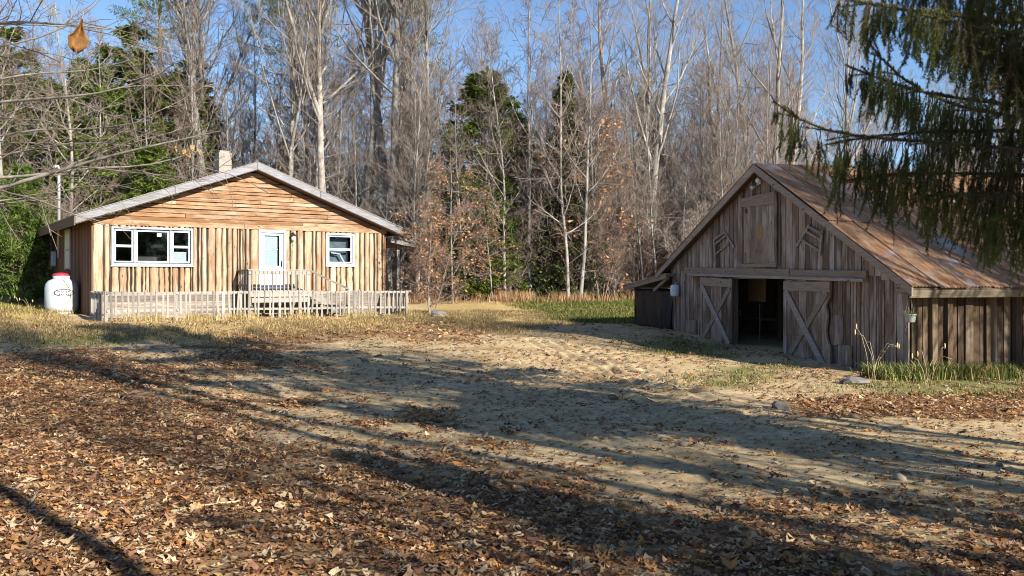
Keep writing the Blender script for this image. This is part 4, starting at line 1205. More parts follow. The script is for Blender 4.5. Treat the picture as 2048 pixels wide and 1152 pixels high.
def conifer(seed, Ht, r0, base=.12, n=110, Lmax=3.2, droop=-.05, dens=26, size=.16, kind='hemlock', gap=0.0, shape=1.0, topthin=1.0):
    """trunk with limbs, and needle sprays as one crown mesh"""
    r = np.random.default_rng(seed); K = 14
    P0 = grow(np.array([[0, 0, -.4]]), np.array([[0, 0, 1.]]), np.array([Ht]), K, .02, .05, r)
    tt = np.linspace(0, 1, K+1)[None]; R0 = r0*((1-tt)**.8*.97+.02)*(1+.5*np.exp(-tt*24))
    g = Geo(); g.add(*tubes(P0, R0, 9))
    t = np.sort(base+(1-base)*r.random(n)**.85*.985)
    if gap: t = t[r.random(n) > gap*(r.random(n) < .6)]
    N = len(t); f = t*K; i = np.minimum(f.astype(int), K-1); p = P0[0][i]*(1-(f-i))[:, None]+P0[0][i+1]*(f-i)[:, None]
    an = np.arange(N)*2.4+r.normal(size=N)*.4
    prof = np.clip((1-(t-base)/(1-base)), .02, 1)**shape
    L = Lmax*(prof*.95+.05)*(.6+.55*r.random(N))
    el = .15+.5*(t-base)-(.25 if kind == 'hemlock' else .12)
    D = np.stack([np.cos(an), np.sin(an), el], 1)
    Pb = grow(p, D, L, 7, .05, droop*.3, r)
    Rb = taper(np.clip(.012+.010*L, .01, .06), np.full(N, .006), 7)
    g.add(*tubes(Pb, Rb, 4))
    # secondary sprays
    m = dens
    s, d, L2, rr = spawn(Pb, Rb, L, m, .18, 1.0, .9, .15, .34, .5, r, .35)
    d[:, 2] *= .35; d[:, 2] += droop; L2 = np.clip(L2, .2, 1.3)
    P2 = grow(s, d, L2, 3, .08, droop*.5, r)
    # needles clumps: flattened pointed faces along the sprays
    q = 7; u = r.random((len(P2), q))*.95+.05; f2 = u*3; i2 = np.minimum(f2.astype(int), 2); w = (f2-i2)[..., None]
    rows = np.arange(len(P2))[:, None]; c = (P2[rows, i2]*(1-w)+P2[rows, i2+1]*w).reshape(-1, 3)
    tg = nrm(P2[rows, i2+1]-P2[rows, i2]).reshape(-1, 3)
    M_ = len(c); a, b = perp(tg, r)
    flat = .35 if kind == 'hemlock' else .9
    side = nrm(tg*.75+a*np.array([1, 1, flat]))
    sz = size*(.55+.9*r.random((M_, 1)))
    o2 = nrm(np.cross(side, r.normal(size=side.shape)*np.array([.5, .5, .3])+np.array([0, 0, 1.])))
    wd = .22 if kind != 'pine' else .10
    V_ = np.stack([c, c+side*sz*.55+o2*sz*wd, c+side*sz, c+side*sz*.55-o2*sz*wd], 1).reshape(-1, 3)
    cr = Geo(); cr.add(V_, np.arange(M_*4).reshape(-1, 4))
    return g.mesh('trunk'), cr.mesh('crown', False), None

PROTO = {}
def proto(key, meshes, mt, mc, ml=None):
    tr, cr, lf = meshes
    tr.materials.append(M[mt]); cr.materials.append(M[mc])
    if lf: lf.materials.append(M['leaf'])
    PROTO[key] = (tr, cr, lf)
def plant(key, name, x, y, s=1.0, rz=None, label=None, cat='tree', group=None, sz=None, z=None, tilt=0, tmat=None):
    o = bpy.data.objects.new(name, None); COL.objects.link(o)
    o.location = (x, y, (gz(x, y) if z is None else z)); o.rotation_euler = (tilt, 0, random.uniform(0, 6.28) if rz is None else rz)
    o.scale = (s, s, sz or s); tag(o, label, cat, group)
    tr, cr, lf = PROTO[key]
    for nm, me in (('trunk', tr), ('crown', cr), ('leaf_cluster', lf)):
        if me is None: continue
        c = bpy.data.objects.new(nm, me); COL.objects.link(c); c.parent = o
        if nm == 'leaf_cluster': c['kind'] = 'stuff'
        if nm == 'trunk' and tmat:
            c.material_slots[0].link = 'OBJECT'; c.material_slots[0].material = M[tmat]
    return o
# ------------------------------------------------------------------ the wood
proto('tall_a', bare_tree(101, 22, .21, t0=.38, wig=.06, n1=24, lowtwigs=26), 'bark', 'twig')
proto('tall_b', bare_tree(102, 24, .22, lean=(.03, 0), wig=.06, t0=.45, n1=22, lowtwigs=20), 'bark', 'twig')
proto('tall_c', bare_tree(103, 20, .17, lean=(-.04, 0), wig=.06, t0=.35, n1=22, ang=.6, lowtwigs=24), 'barkpale', 'twig')
proto('vase', bare_tree(104, 19, .24, stems=3, t0=.3, n1=13, n2=7, ang=.62, forks=False, lowtwigs=12), 'barkpale', 'twig')
proto('pole', bare_tree(105, 13, .075, t0=.22, n1=26, n2=6, n3=5, n4=2, ang=.95, spread=.2, forks=False, lowtwigs=16), 'barkpale', 'twig')
proto('pole_b', bare_tree(106, 15, .095, lean=(.05, .02), t0=.3, n1=24, n2=6, n3=5, n4=2, ang=.8, spread=.24, forks=False, lowtwigs=14), 'bark', 'twigbrown')
proto('brush', bare_tree(107, 4.2, .03, stems=6, t0=.12, n1=9, n2=6, n3=4, n4=2, ang=.75, spread=.42, forks=False, wig=.14, tw=.006), 'twig', 'twig')
proto('brush_b', bare_tree(117, 6.0, .04, stems=4, t0=.12, n1=13, n2=6, n3=4, n4=2, ang=1.0, spread=.36, forks=False, wig=.13, tw=.006), 'twigbrown', 'twigbrown')
proto('beech', bare_tree(108, 6.5, .05, stems=4, t0=.12, n1=14, n2=7, n3=5, n4=2, ang=1.0, spread=.3, forks=False, wig=.1, leaves=1700, lsize=.13, upb=.03), 'twig', 'twigbrown')
proto('beech_s', bare_tree(109, 9, .06, t0=.15, n1=26, n2=6, n3=5, n4=2, ang=1.15, spread=.26, forks=False, wig=.1, leaves=1100, lsize=.14, upb=.0), 'bark', 'twigbrown')
proto('hemlock', conifer(110, 12.5, .18, .03, 170, 4.3, -.08, 24, .26, 'hemlock', 0, .6), 'barkdark', 'hemlock')
proto('hemlock_b', conifer(111, 14, .2, .05, 160, 4.0, -.10, 24, .26, 'hemlock', .15, .65), 'barkdark', 'hemlock')
proto('pine_young', conifer(112, 7.5, .11, .04, 130, 2.6, .16, 24, .22, 'pine', 0, .7), 'barkdark', 'pine')
proto('pine_tall', conifer(113, 25, .36, .52, 60, 4.4, .10, 30, .26, 'pine', .5, .4), 'barkdark', 'pine')
proto('spruce_far', conifer(114, 14, .16, .05, 190, 2.9, -.02, 24, .24, 'spruce'), 'barkdark', 'sprucef')

def tp(px, d): return ((px-1024)/FOC*d, d)
def T(key, px, d, s=1.0, label=None, name='bare_tree', rz=None, group=None, cat='tree', sz=None, tmat=None):
    x, y = tp(px, d); return plant(key, name, x, y, s, rz, label, cat, group, sz, tmat=tmat)
ZONES = [(60, 'at the far left edge'), (200, 'behind the bright young pines'), (430, 'behind the left roof slope'), (530, 'behind the roof peak'), (680, 'behind the right roof slope'), (800, 'behind the right eave'),
         (930, 'behind the orange sapling'), (1010, 'before the dark central hemlock'), (1090, 'between hemlock and white birch'), (1180, 'around the white birch'), (1260, 'left of the many-stemmed tree'), (1340, 'around the many-stemmed tree'),
         (1450, 'left of the barn peak'), (1560, 'above the barn peak'), (1800, 'behind the barn roof'), (9999, 'behind the drooping spruce boughs')]
def zone(px): return next(t for a, t in ZONES if px < a)
# trees that can be told apart
T('tall_b', 425, 47, 1.12, 'thick grey bare trunk rising behind the house chimney', rz=2.0)
T('tall_a', 405, 49, 1.0, 'bare trunk just left of the one behind the chimney', rz=.3)
T('tall_c', 583, 45, 1.0, 'dark slim bare trunk above the house roof right of the peak', rz=1.0)
T('tall_c', 622, 46, 1.05, 'leaning bare trunk between slim dark and pale trunks above the house', rz=2.6)
T('tall_a', 655, 44, 1.08, 'pale straight trunk above the right half of house roof', rz=4.0, tmat='barkpale')
T('tall_b', 716, 46, 1.1, 'thick mottled trunk above the right eave of the house', rz=5.2)
T('tall_a', 773, 45, 1.15, 'left one of paired tall pine-like trunks right of the house roof', rz=.9)
T('tall_b', 790, 45.6, 1.12, 'right one of paired tall trunks right of the house roof', rz=1.9)
T('tall_c', 848, 44, .95, 'brown leaning trunk behind the leafy orange sapling', rz=3.4, tmat='bark')
T('pine_tall', 800, 58, 1.0, 'tall white pine with sparse needle tufts over the centre left', 'pine_tree', rz=1.2)
T('pine_tall', 600, 62, 1.02, 'tall sparse pine behind the pale trunks over the roof', 'pine_tree', rz=3.0)
T('pine_tall', 330, 66, 1.0, 'tall sparse pine far behind the left hemlocks', 'pine_tree', rz=4.4)
T('pole', 1010, 42, 1.05, 'slender pale trunk before the dark central hemlock', 'slender_tree', rz=.4)
T('pole_b', 1062, 42.5, 1.1, 'slender brown trunk between the hemlock and the white birch', 'slender_tree', rz=1.4)
T('pole', 1137, 41, 1.15, 'whitest slender birch trunk at the lawn edge in the middle', 'slender_tree', rz=2.2)
T('pole_b', 1160, 41.5, 1.0, 'slim grey trunk close to the right of the white birch', 'slender_tree', rz=5.0)
T('vase', 1290, 47, 1.1, 'large pale many-stemmed bare tree between house and barn', rz=.6)
T('vase', 1400, 55, 1.05, 'branching bare tree behind the barn peak left side', rz=2.4)
T('vase', 1530, 49, 1.05, 'upright bare tree directly above the barn peak', rz=3.9)
T('tall_c', 1680, 54, 1.0, 'bare tree behind the barn roof and spruce boughs', rz=1.1)
T('pole', 143, 43, 1.35, 'straight pale trunk left of the house near the mast', 'slender_tree', rz=.7)
T('pole_b', 30, 40, 1.2, 'leaning bare trunk at the far left edge', 'slender_tree', rz=3.2)
T('pole', 215, 46, 1.1, 'thin pale trunk among the left hemlocks', 'slender_tree', rz=2.7)
HEM = [(185, 46, 1.0, 'hemlock'), (262, 49, 1.12, 'hemlock_b'), (340, 48, 1.0, 'hemlock'), (395, 53, 1.05, 'hemlock_b'), (75, 47, .95, 'hemlock'), (10, 50, 1.1, 'hemlock_b'), (300, 43.5, .62, 'hemlock')]
HL = ['dark hemlock left of house above the propane tank', 'tallest dark hemlock of the mass left of the chimney', 'broad hemlock just left of the chimney', 'hemlock right behind the chimney trunk', 'hemlock above the sunny young pine at left', 'hemlock at the far left edge', 'low hemlock right above the left slope of roof']
for (px_, d, s, k), lb in zip(HEM, HL): T(k, px_, d, s, lb, 'hemlock_tree', group='hemlocks left of the house')
T('hemlock', 960, 45, .95, 'dark central hemlock left of the slender pale trunk', 'hemlock_tree')
T('hemlock_b', 1035, 47, .78, 'dark hemlock right behind the slender brown trunk', 'hemlock_tree')
T('spruce_far', 1132, 43.5, .82, 'pointed brown-green spruce rising in the middle of the wood', 'spruce_tree')
T('spruce_far', 1290, 60, .98, 'olive spruce half hidden behind the many-stemmed tree', 'spruce_tree')
T('spruce_far', 1210, 56, .74, 'short dark spruce between the pointed spruce and many-stemmed tree', 'spruce_tree')
T('spruce_far', 570, 60, .75, 'dark spruce seen between trunks above the house peak', 'spruce_tree')
T('hemlock', 690, 57, .62, 'dark low evergreen between trunks above the right roof slope', 'hemlock_tree')
T('pine_young', 45, 36, .78, 'sunny bright green young pine left of the house', 'pine_tree')
T('pine_young', 95, 40, .62, 'green young pine right behind the house eave', 'pine_tree')
T('pine_young', -40, 36, .7, 'bright young pine cut by the left edge', 'pine_tree')
# leafy saplings
T('beech', 862, 34.5, .74, 'orange-leaved beech sapling clump at the right end of fence', 'beech_sapling', rz=1.0)
T('beech_s', 905, 40, .85, 'tall beech sapling with coppery leaves left of the dark hemlock', 'beech_sapling', rz=.2)
T('beech_s', 985, 41, .6, 'small coppery sapling below the central hemlock', 'beech_sapling', rz=2.0)
T('beech_s', 1185, 43, 1.15, 'beech with thin coppery leaves right of the white birch', 'beech_sapling', rz=3.0)
T('beech_s', 1120, 45, 1.2, 'beech with reddish leaves in front of the pointed spruce', 'beech_sapling', rz=4.1)
T('hemlock', 1000, 43.2, .5, 'low dark hemlock at the lawn edge behind the tan sapling', 'hemlock_tree')
T('beech', 1010, 43, .55, 'low tan-leaved sapling at the lawn edge', 'beech_sapling', rz=5.5)
# thin trunks and brush filling the wood
r5 = np.random.default_rng(5)
for i in range(74):
    px_ = r5.uniform(800, 1560); d = r5.uniform(42.5, 54)
    T(r5.choice(['pole', 'pole_b']), px_, d, r5.uniform(.62, 1.05), 'slender bare tree in the thicket '+zone(px_), 'slender_tree', group='slender trees of the thicket')
for i in range(58):
    px_ = r5.uniform(-80, 820); d = r5.uniform(45, 58)
    T(r5.choice(['pole', 'pole_b']), px_, d, r5.uniform(.8, 1.15), 'slender bare tree in the wood '+zone(px_), 'slender_tree', group='slender trees behind the house')
for i in range(54):
    px_ = r5.uniform(1180, 1660) if i < 34 else r5.uniform(840, 1200)
    d = r5.uniform(42, 50)
    T(r5.choice(['brush', 'brush_b']), px_, d, r5.uniform(.75, 1.35), 'tangled bare brush at the wood edge '+zone(px_), 'brush', group='bare brush along the wood edge', cat='shrub')
for i in range(22):
    px_ = r5.uniform(-120, 200) if i < 8 else r5.uniform(200, 860); d = r5.uniform(44, 52) if i >= 8 else r5.uniform(36.5, 42)
    T(r5.choice(['brush', 'brush_b']), px_, d, r5.uniform(.7, 1.2), 'tangled bare brush near the house '+zone(px_), 'brush', group='bare brush around the house', cat='shrub')
for i in range(90):
    d = r5.uniform(56, 105); px_ = r5.uniform(-350, 2550)
    if 1000 < px_ < 1230 and r5.random() < .7: continue
    T(r5.choice(['tall_a', 'tall_b', 'tall_c', 'vase']), px_, d, r5.uniform(.5, .8), 'tall bare tree deep in the wood '+zone(px_), 'bare_tree', group='bare trees deep in the wood', tmat=None)
for i in range(34):
    d = r5.uniform(55, 85); px_ = r5.uniform(-150, 2200)
    T(r5.choice(['brush_b', 'beech_s', 'brush']), px_, d, r5.uniform(1.2, 1.9), 'thin undergrowth deep in the wood '+zone(px_), 'undergrowth', group='undergrowth deep in the wood', cat='shrub')
for i in range(14):
    d = r5.uniform(62, 100); px_ = r5.uniform(-150, 2200)
    T(r5.choice(['hemlock_b', 'spruce_far']), px_, d, r5.uniform(.45, .7), 'small dark evergreen deep in the wood '+zone(px_), 'evergreen_tree', group='evergreens deep in the wood')
# ------------------------------------------------------------------ the near spruce: trunk outside the picture, boughs hanging into it
def resample(pts, K):
    pts = np.array([tuple(p) for p in pts], float); seg = np.linalg.norm(np.diff(pts, axis=0), axis=1); c = np.concatenate([[0], np.cumsum(seg)])
    t = np.linspace(0, c[-1], K+1); out = np.stack([np.interp(t, c, pts[:, k]) for k in range(3)], 1)
    for _ in range(2): out[1:-1] = .25*out[:-2]+.5*out[1:-1]+.25*out[2:]
    return out
SPX, SPY = 7.3, 5.5
spb = gz(SPX, SPY)
spruce = empty('spruce_tree', (SPX, SPY, spb), 0, 'large spruce with drooping boughs hanging in at the upper right', 'tree')
rs = np.random.default_rng(77)
SPH = 14.5
Kt = 18
pt = np.stack([SPX+.12*np.sin(np.linspace(0, 3, Kt+1)), SPY+0*np.linspace(0, 1, Kt+1), spb-.3+SPH*np.linspace(0, 1, Kt+1)], 1)[None]
g = Geo(); g.add(*tubes(pt, ((.19)*((1-np.linspace(0, 1, Kt+1))**.9*.97+.03)*(1+.5*np.exp(-np.linspace(0, 1, Kt+1)*22)))[None], 12))
trunk_me = g.mesh('trunk'); trunk_me.materials.append(M['barkdark'])
def rel(me):
    me.transform(__import__('mathutils').Matrix.Translation((-SPX, -SPY, -spb))); return me
link('trunk', rel(trunk_me), None, spruce)

def needles(Pl, per_m, ln, wd, r, start=.0, hang=.35):
    """bottle-brush of thin needle faces along polylines"""
    seg = np.linalg.norm(np.diff(Pl, axis=1), axis=2); L = seg.sum(1)
    cnt = np.maximum(4, (L*per_m).astype(int)); idx = np.repeat(np.arange(len(Pl)), cnt)
    K = Pl.shape[1]-1; u = start+(1-start)*r.random(len(idx)); f = u*K; i = np.minimum(f.astype(int), K-1); w = (f-i)[:, None]
    c = Pl[idx, i]*(1-w)+Pl[idx, i+1]*w; tg = nrm(Pl[idx, i+1]-Pl[idx, i])
    a, b = perp(tg, r)
    d = nrm(a+tg*(.55+.5*r.random((len(idx), 1))))
    s = ln*(.7+.6*r.random((len(idx), 1)))
    o = nrm(np.cross(d, r.normal(size=d.shape)))*wd
    V_ = np.stack([c-o, c+o, c+d*s], 1).reshape(-1, 3)
    return V_, np.arange(len(idx)*3).reshape(-1, 3)

def bough(path, hang, dens, r, rad=.035, seed_sub=0, per_m=380, lens=(.3, 1.0), nl=.028, nw=.0027, tipfree=.0, bald=.0):
    """path: main limb points from trunk to tip; hang: curtain length function of t"""
    main = resample(path, 22)
    Lm = np.linalg.norm(np.diff(main, axis=0), axis=1).sum()
    Rm = (rad*(1-np.linspace(0, 1, 23))+.006)[None]
    wood_ = Geo(); wood_.add(*tubes(main[None], Rm, 6))
    leaf = Geo()
    # side twigs leave the limb sideways, then hang
    n = int(Lm*dens*1.2)
    t = np.sort(r.random(n)*.97+.02); f = t*22; i = np.minimum(f.astype(int), 21); w = (f-i)[:, None]
    c = main[i]*(1-w)+main[i+1]*w; tg = nrm(main[i+1]-main[i])
    side = nrm(np.cross(tg, np.array([0, 0, 1.])))*np.where(r.random((n, 1)) < .5, 1, -1)
    out = r.random(n)*.55*np.clip(1.15-t, .12, 1)
    c2 = c+side*out[:, None]+tg*(out*.5)[:, None]+np.array([0, 0, -.08])*out[:, None]
    tw = np.stack([c, .5*(c+c2)+np.array([0, 0, .02]), c2], 1)
    wood_.add(*tubes(tw, taper(np.full(n, .007), np.full(n, .004), 2), 3))
    hl = np.array([hang(x) for x in t])*(.45+.7*r.random(n))
    d0 = np.stack([r.normal(size=n)*.12, r.normal(size=n)*.12, -np.ones(n)], 1)+tg*.15
    Ph = grow(c2, d0, hl, 7, .06, -.06, r)
    wood_.add(*tubes(Ph, taper(np.full(n, .0042), np.full(n, .002), 7), 3))
    V_, F_ = needles(Ph, per_m, nl, nw, r, bald); leaf.add(V_, F_)
    # short side shoots along the hanging twigs
    m = 5
    s, d, L2, rr = spawn(Ph, np.full((n, 8), .004), hl, m, .15+bald*.5, .95, .55, .2, .30, .8, r, .2)
    L2 = np.clip(L2, .06, .35); d = nrm(d+np.array([0, 0, -.5])); P2 = grow(s, d, L2, 3, .08, -.08, r)
    wood_.add(*tubes(P2, taper(np.full(len(L2), .003), np.full(len(L2), .0016), 3), 3))
    V_, F_ = needles(P2, per_m*1.1, nl, nw, r, .05); leaf.add(V_, F_)
    # tip brush
    V_, F_ = needles(main[None], per_m*1.6, nl*1.2, nw*1.1, r, .45); leaf.add(V_, F_)
    nt = 10
    tt = 1-np.linspace(0, .30, nt); ii_ = np.minimum((tt*22).astype(int), 21); cc = main[ii_]; tg = nrm(main[np.minimum(ii_+1, 22)]-main[np.maximum(ii_-1, 0)])
    sd = nrm(np.cross(tg, np.array([0, 0, 1.])))*np.where(np.arange(nt)[:, None] % 2 == 0, 1, -1)
    P3 = grow(cc, nrm(tg+sd*.8), .22+.25*(1-tt)*2, 4, .05, -.05, r)
    wood_.add(*tubes(P3, taper(np.full(nt, .005), np.full(nt, .002), 4), 3))
    V_, F_ = needles(P3, per_m*1.6, nl*1.1, nw*1.1, r); leaf.add(V_, F_)
    return wood_, leaf
BM = bark_mat('spruce_limb', (.07, .05, .035), (.15, .11, .08), (.22, .17, .13))
def add_bough(path, hang, dens, seed, **kw):
    w_, l_ = bough(path, hang, dens, np.random.default_rng(seed), **kw)
    me = rel(w_.mesh('bough')); me.materials.append(BM); b = link('bough', me, None, spruce)
    me = rel(l_.mesh('needle_spray', False)); me.materials.append(M['spruce']); o = link('needle_spray', me, None, b); o['kind'] = 'stuff'
TK = lambda z: Vector((SPX, SPY, z))
d = 8.6
# lowest long bough
add_bough([TK(3.3), P(2250, 318, 7.6), P(2048, 300, d), P(1850, 282, d), P(1700, 272, d+.1), P(1620, 264, d+.1), P(1578, 235, d+.1), P(1547, 203, d+.1)],
          lambda t: 1.45*(1-t)**.55+.16, 30, 1, lens=(.3, 1.1), bald=.25)
add_bough([TK(3.6), P(2300, 270, 8.4), P(2048, 262, 9.3), P(1880, 262, 9.4), P(1740, 270, 9.5), P(1650, 290, 9.5)], lambda t: 1.1*(1-t)**.5+.2, 18, 2, bald=.35)
# middle dark boughs
add_bough([TK(4.1), P(2300, 255, 8.4), P(2048, 236, 9.0), P(1900, 215, 9.1), P(1800, 160, 9.1), P(1748, 112, 9.1), P(1728, 72, 9.1)], lambda t: .95*(1-t)**.6+.22, 34, 3, bald=.15)
add_bough([TK(4.0), P(2250, 250, 8.6), P(2000, 205, 9.4), P(1850, 190, 9.5), P(1760, 160, 9.5), P(1692, 130, 9.5)], lambda t: .9*(1-t)**.6+.25, 34, 4, bald=.1)
# upper sunny boughs
add_bough([TK(5.0), P(2380, 70, 6.2), P(2048, 45, 6.6), P(1900, 30, 6.8), P(1780, 18, 6.9), P(1700, 2, 7.0), P(1672, -6, 7.0)], lambda t: .6*(1-t)**.5+.2, 46, 5)
add_bough([TK(4.7), P(2380, 100, 6.0), P(2090, 90, 6.1), P(1980, 60, 6.2), P(1900, 40, 6.2), P(1845, 30, 6.2)], lambda t: .7*(1-t)**.4+.18, 50, 6)
add_bough([TK(5.4), P(2280, 0, 8.2), P(2048, -40, 8.8), P(1880, -55, 8.9), P(1760, -50, 8.9)], lambda t: 1.0*(1-t)**.4+.3, 40, 7)
add_bough([TK(5.7), P(2380, -20, 6.0), P(2080, -60, 6.1), P(1960, -70, 6.2), P(1880, -60, 6.3)], lambda t: .8*(1-t)**.4+.2, 46, 8)
add_bough([TK(4.4), P(2380, 150, 6.0), P(2120, 140, 6.1), P(2010, 120, 6.2), P(1950, 105, 6.2)], lambda t: .65*(1-t)**.4+.2, 50, 9)
# low short boughs at the right edge
add_bough([TK(3.0), P(2260, 400, 7.8), P(2060, 390, 8.2), P(1930, 385, 8.3), P(1862, 388, 8.4), P(1820, 400, 8.4)], lambda t: .85*(1-t)**.4+.2, 28, 10)
add_bough([TK(2.6), P(2250, 440, 7.6), P(2090, 425, 7.8), P(2010, 430, 7.9), P(1975, 440, 7.9)], lambda t: .55*(1-t)**.4+.2, 46, 11)
add_bough([TK(3.1), P(2260, 360, 8.4), P(2048, 350, 9.0), P(1880, 345, 9.1), P(1740, 350, 9.1), P(1690, 362, 9.1)], lambda t: .7*(1-t)**.4+.15, 20, 12, bald=.2)
# the rest of the crown, outside the picture: same boughs, coarser needles
for k in range(64):
    zt = spb+2.2+(SPH-2.6)*(k/64)**1.05
    an = k*2.4+rs.normal()*.3
    Lb = 4.6*(1-(zt-spb)/SPH)**.8+.5
    dx, dy = math.cos(an), math.sin(an)
    tipx, tipy = SPX+dx*Lb, SPY+dy*Lb
    if zt < 6.6 and (tipy > 3.0 and tipx < tipy*.78) : continue
    if zt < 6.6 and dx < -.35: continue
    if zt < 9.0 and dx*.69-dy*.724 > .1: continue  # sun side of the crown left open so light reaches the visible boughs
    path = [TK(zt), Vector((SPX+dx*Lb*.5, SPY+dy*Lb*.5, zt+.12)), Vector((tipx, tipy, zt-.05))]
    add_bough(path, lambda t: .8*(1-t)**.5+.2, 11, 100+k, per_m=42, nl=.12, nw=.022)
# ------------------------------------------------------------------ bare tree at the left whose limbs cross the picture
lt = (-6.9, 7.6); lb = gz(*lt)
maple = empty('bare_tree', (lt[0], lt[1], lb), 0, 'near bare tree whose pale limbs reach in from the left edge', 'tree')
rm = np.random.default_rng(33)
g = Geo(); tg_ = Geo()
Kt = 14
tr_ = np.stack([lt[0]+.1*np.sin(np.linspace(0, 4, Kt+1)), lt[1]+.1*np.cos(np.linspace(0, 3, Kt+1))-.1, lb-.3+11*np.linspace(0, 1, Kt+1)], 1)[None]
g.add(*tubes(tr_, (.19*((1-np.linspace(0, 1, Kt+1))**.7*.95+.04))[None], 12))
TL = lambda z: Vector((lt[0], lt[1], z))
limbs = [([TL(2.4), P(-120, 408, 7.4), P(0, 377, 7.3), P(130, 338, 7.2), P(240, 305, 7.1), P(350, 282, 7.0), P(440, 262, 7.0)], .028),
         ([TL(2.5), P(-100, 360, 7.7), P(0, 356, 7.6), P(90, 350, 7.5), P(190, 330, 7.5), P(290, 340, 7.5), P(400, 300, 7.5)], .020),
         ([TL(3.0), P(-100, 215, 7.2), P(0, 204, 7.1), P(90, 196, 7.0), P(210, 190, 6.9), P(300, 158, 6.9), P(340, 138, 6.8)], .021),
         ([TL(3.6), P(-80, 60, 6.6), P(0, 40, 6.4), P(60, 44, 6.3), P(120, 48, 6.2), P(170, 50, 6.1), P(230, 60, 6.1)], .020),
         ([TL(3.4), P(-80, 110, 6.9), P(0, 92, 6.8), P(80, 80, 6.8), P(170, 40, 6.8), P(210, -10, 6.8)], .014),
         ([TL(2.1), P(-90, 412, 7.9), P(0, 402, 7.9), P(60, 392, 7.9), P(120, 398, 7.9)], .012),
         ([TL(2.8), P(-60, 290, 7.6), P(0, 270, 7.6), P(80, 255, 7.6), P(180, 262, 7.6), P(300, 240, 7.6)], .013),
         ([TL(2.8), P(-60, 320, 7.8), P(0, 312, 7.8), P(100, 290, 7.8), P(200, 282, 7.8), P(260, 292, 7.8)], .011),
         ([TL(3.2), P(-60, 170, 7.4), P(0, 160, 7.4), P(70, 140, 7.4), P(160, 150, 7.4), P(260, 120, 7.4)], .011)]
leafpts = []
for pts, rad in limbs:
    Pm = resample(pts, 20)[None]; Rm = (rad*(1-np.linspace(0, 1, 21)**1.3)+.004)[None]
    g.add(*tubes(Pm, Rm, 7))
    Lm = np.array([np.linalg.norm(np.diff(Pm[0], axis=0), axis=1).sum()])
    s, d, L, rr = spawn(Pm, Rm, Lm, 6, .42, .99, .7, .2, .26, .5, rm, .3)
    d[:, 2] = d[:, 2]*.6+.05
    rr = np.clip(rr, .004, .011); P1 = grow(s, d, L, 6, .10, .01, rm); R1 = taper(rr, np.full_like(rr, .003), 6); tg_.add(*tubes(P1, R1, 5))
    s, d, L2, rr = spawn(P1, R1, L, 4, .2, .95, .75, .2, .5, .7, rm, .3)
    P2 = grow(s, d, L2, 4, .13, .02, rm); tg_.add(*tubes(P2, taper(np.clip(rr, .0028, .005), np.full_like(rr, .0018), 4), 4))
    s, d, L3, rr = spawn(P2, taper(np.full(len(L2), .003), np.full(len(L2), .002), 4), L2, 2, .3, .95, .7, .2, .5, .8, rm, .3)
    tg_.add(*tubes(grow(s, d, L3, 2, .12, .02, rm), taper(np.full(len(L3), .0022), np.full(len(L3), .0014), 2), 3))
s, d, L, rr = spawn(tr_, (.19*((1-np.linspace(0, 1, Kt+1))**.7*.95+.04))[None], np.array([11.]), 12, .55, .97, .7, .2, .28, .4, rm, .4)
P1 = grow(s, d, L, 7, .08, .1, rm); R1 = taper(rr, rr*.15, 7); g.add(*tubes(P1, R1, 6))
s, d, L2, rr = spawn(P1, R1, L, 8, .2, .95, .7, .2, .5, .6, rm, .3); tg_.add(*tubes(grow(s, d, L2, 4, .1, .08, rm), taper(np.clip(rr, .004, .02), np.full_like(rr, .003), 4), 4))
mv = __import__('mathutils').Matrix.Translation((-lt[0], -lt[1], -lb))
me = g.mesh('trunk'); me.transform(mv); me.materials.append(M['barkpale']); link('trunk', me, None, maple)
me = tg_.mesh('crown'); me.transform(mv); me.materials.append(M['twig']); link('crown', me, None, maple)
# the single curled leaf and a few small ones
def curled_leaf(name, loc, ln, wd, label, col, rz=0.0):
    nu, nv = 9, 13; vs = []; fs = []
    for j in range(nv):
        v = j/(nv-1)
        hw = wd*float(np.interp(v, [0, .12, .3, .42, .62, .8, .9, 1], [.06, .16, .26, .55, .95, 1.0, .7, .2]))*(1+.12*math.sin(v*23))
        for i in range(nu):
            u = i/(nu-1)*2-1
            vs.append((hw*u*.8, -hw*.55*u*u+.018*math.sin(v*5+u*3), -ln*v+.012*math.sin(u*7)*v))
    for j in range(nv-1):
        for i in range(nu-1):
            o = j*nu+i; fs.append((o, o+1, o+nu+1, o+nu))
    vs = np.array(vs)
    me = mesh_np(name, vs, [np.array(fs)], True, np.tile(np.array([col]), (len(vs), 1))*(.75+.5*rm.random((len(vs), 1))))
    o = link(name, me, M['leaf']); o.location = loc; o.rotation_euler = (.1, .15, rz)
    s_ = o.modifiers.new('thick', 'SOLIDIFY'); s_.thickness = .0012
    MB().tube([(0, 0, -.01), (.004, .0, .02), (.0, .004, .05)], .003, 5).build('stem', M['twig'], o)
    tag(o, label, 'leaf'); return o
curled_leaf('hanging_leaf', P(164, 36, 6.1), .235, .082, 'single curled brown leaf hanging from a branch at upper left', (.30, .155, .055), .5)
for k, (px_, py_) in enumerate(((352, 292), (368, 296), (384, 290), (396, 297), (376, 302))):
    o = curled_leaf('dry_leaf', P(px_, py_, 7.0), .05, .02, 'small tan leaf left on the twig above the house roof', (.50, .36, .17), k); o['group'] = 'small leaves on the twig above the roof'

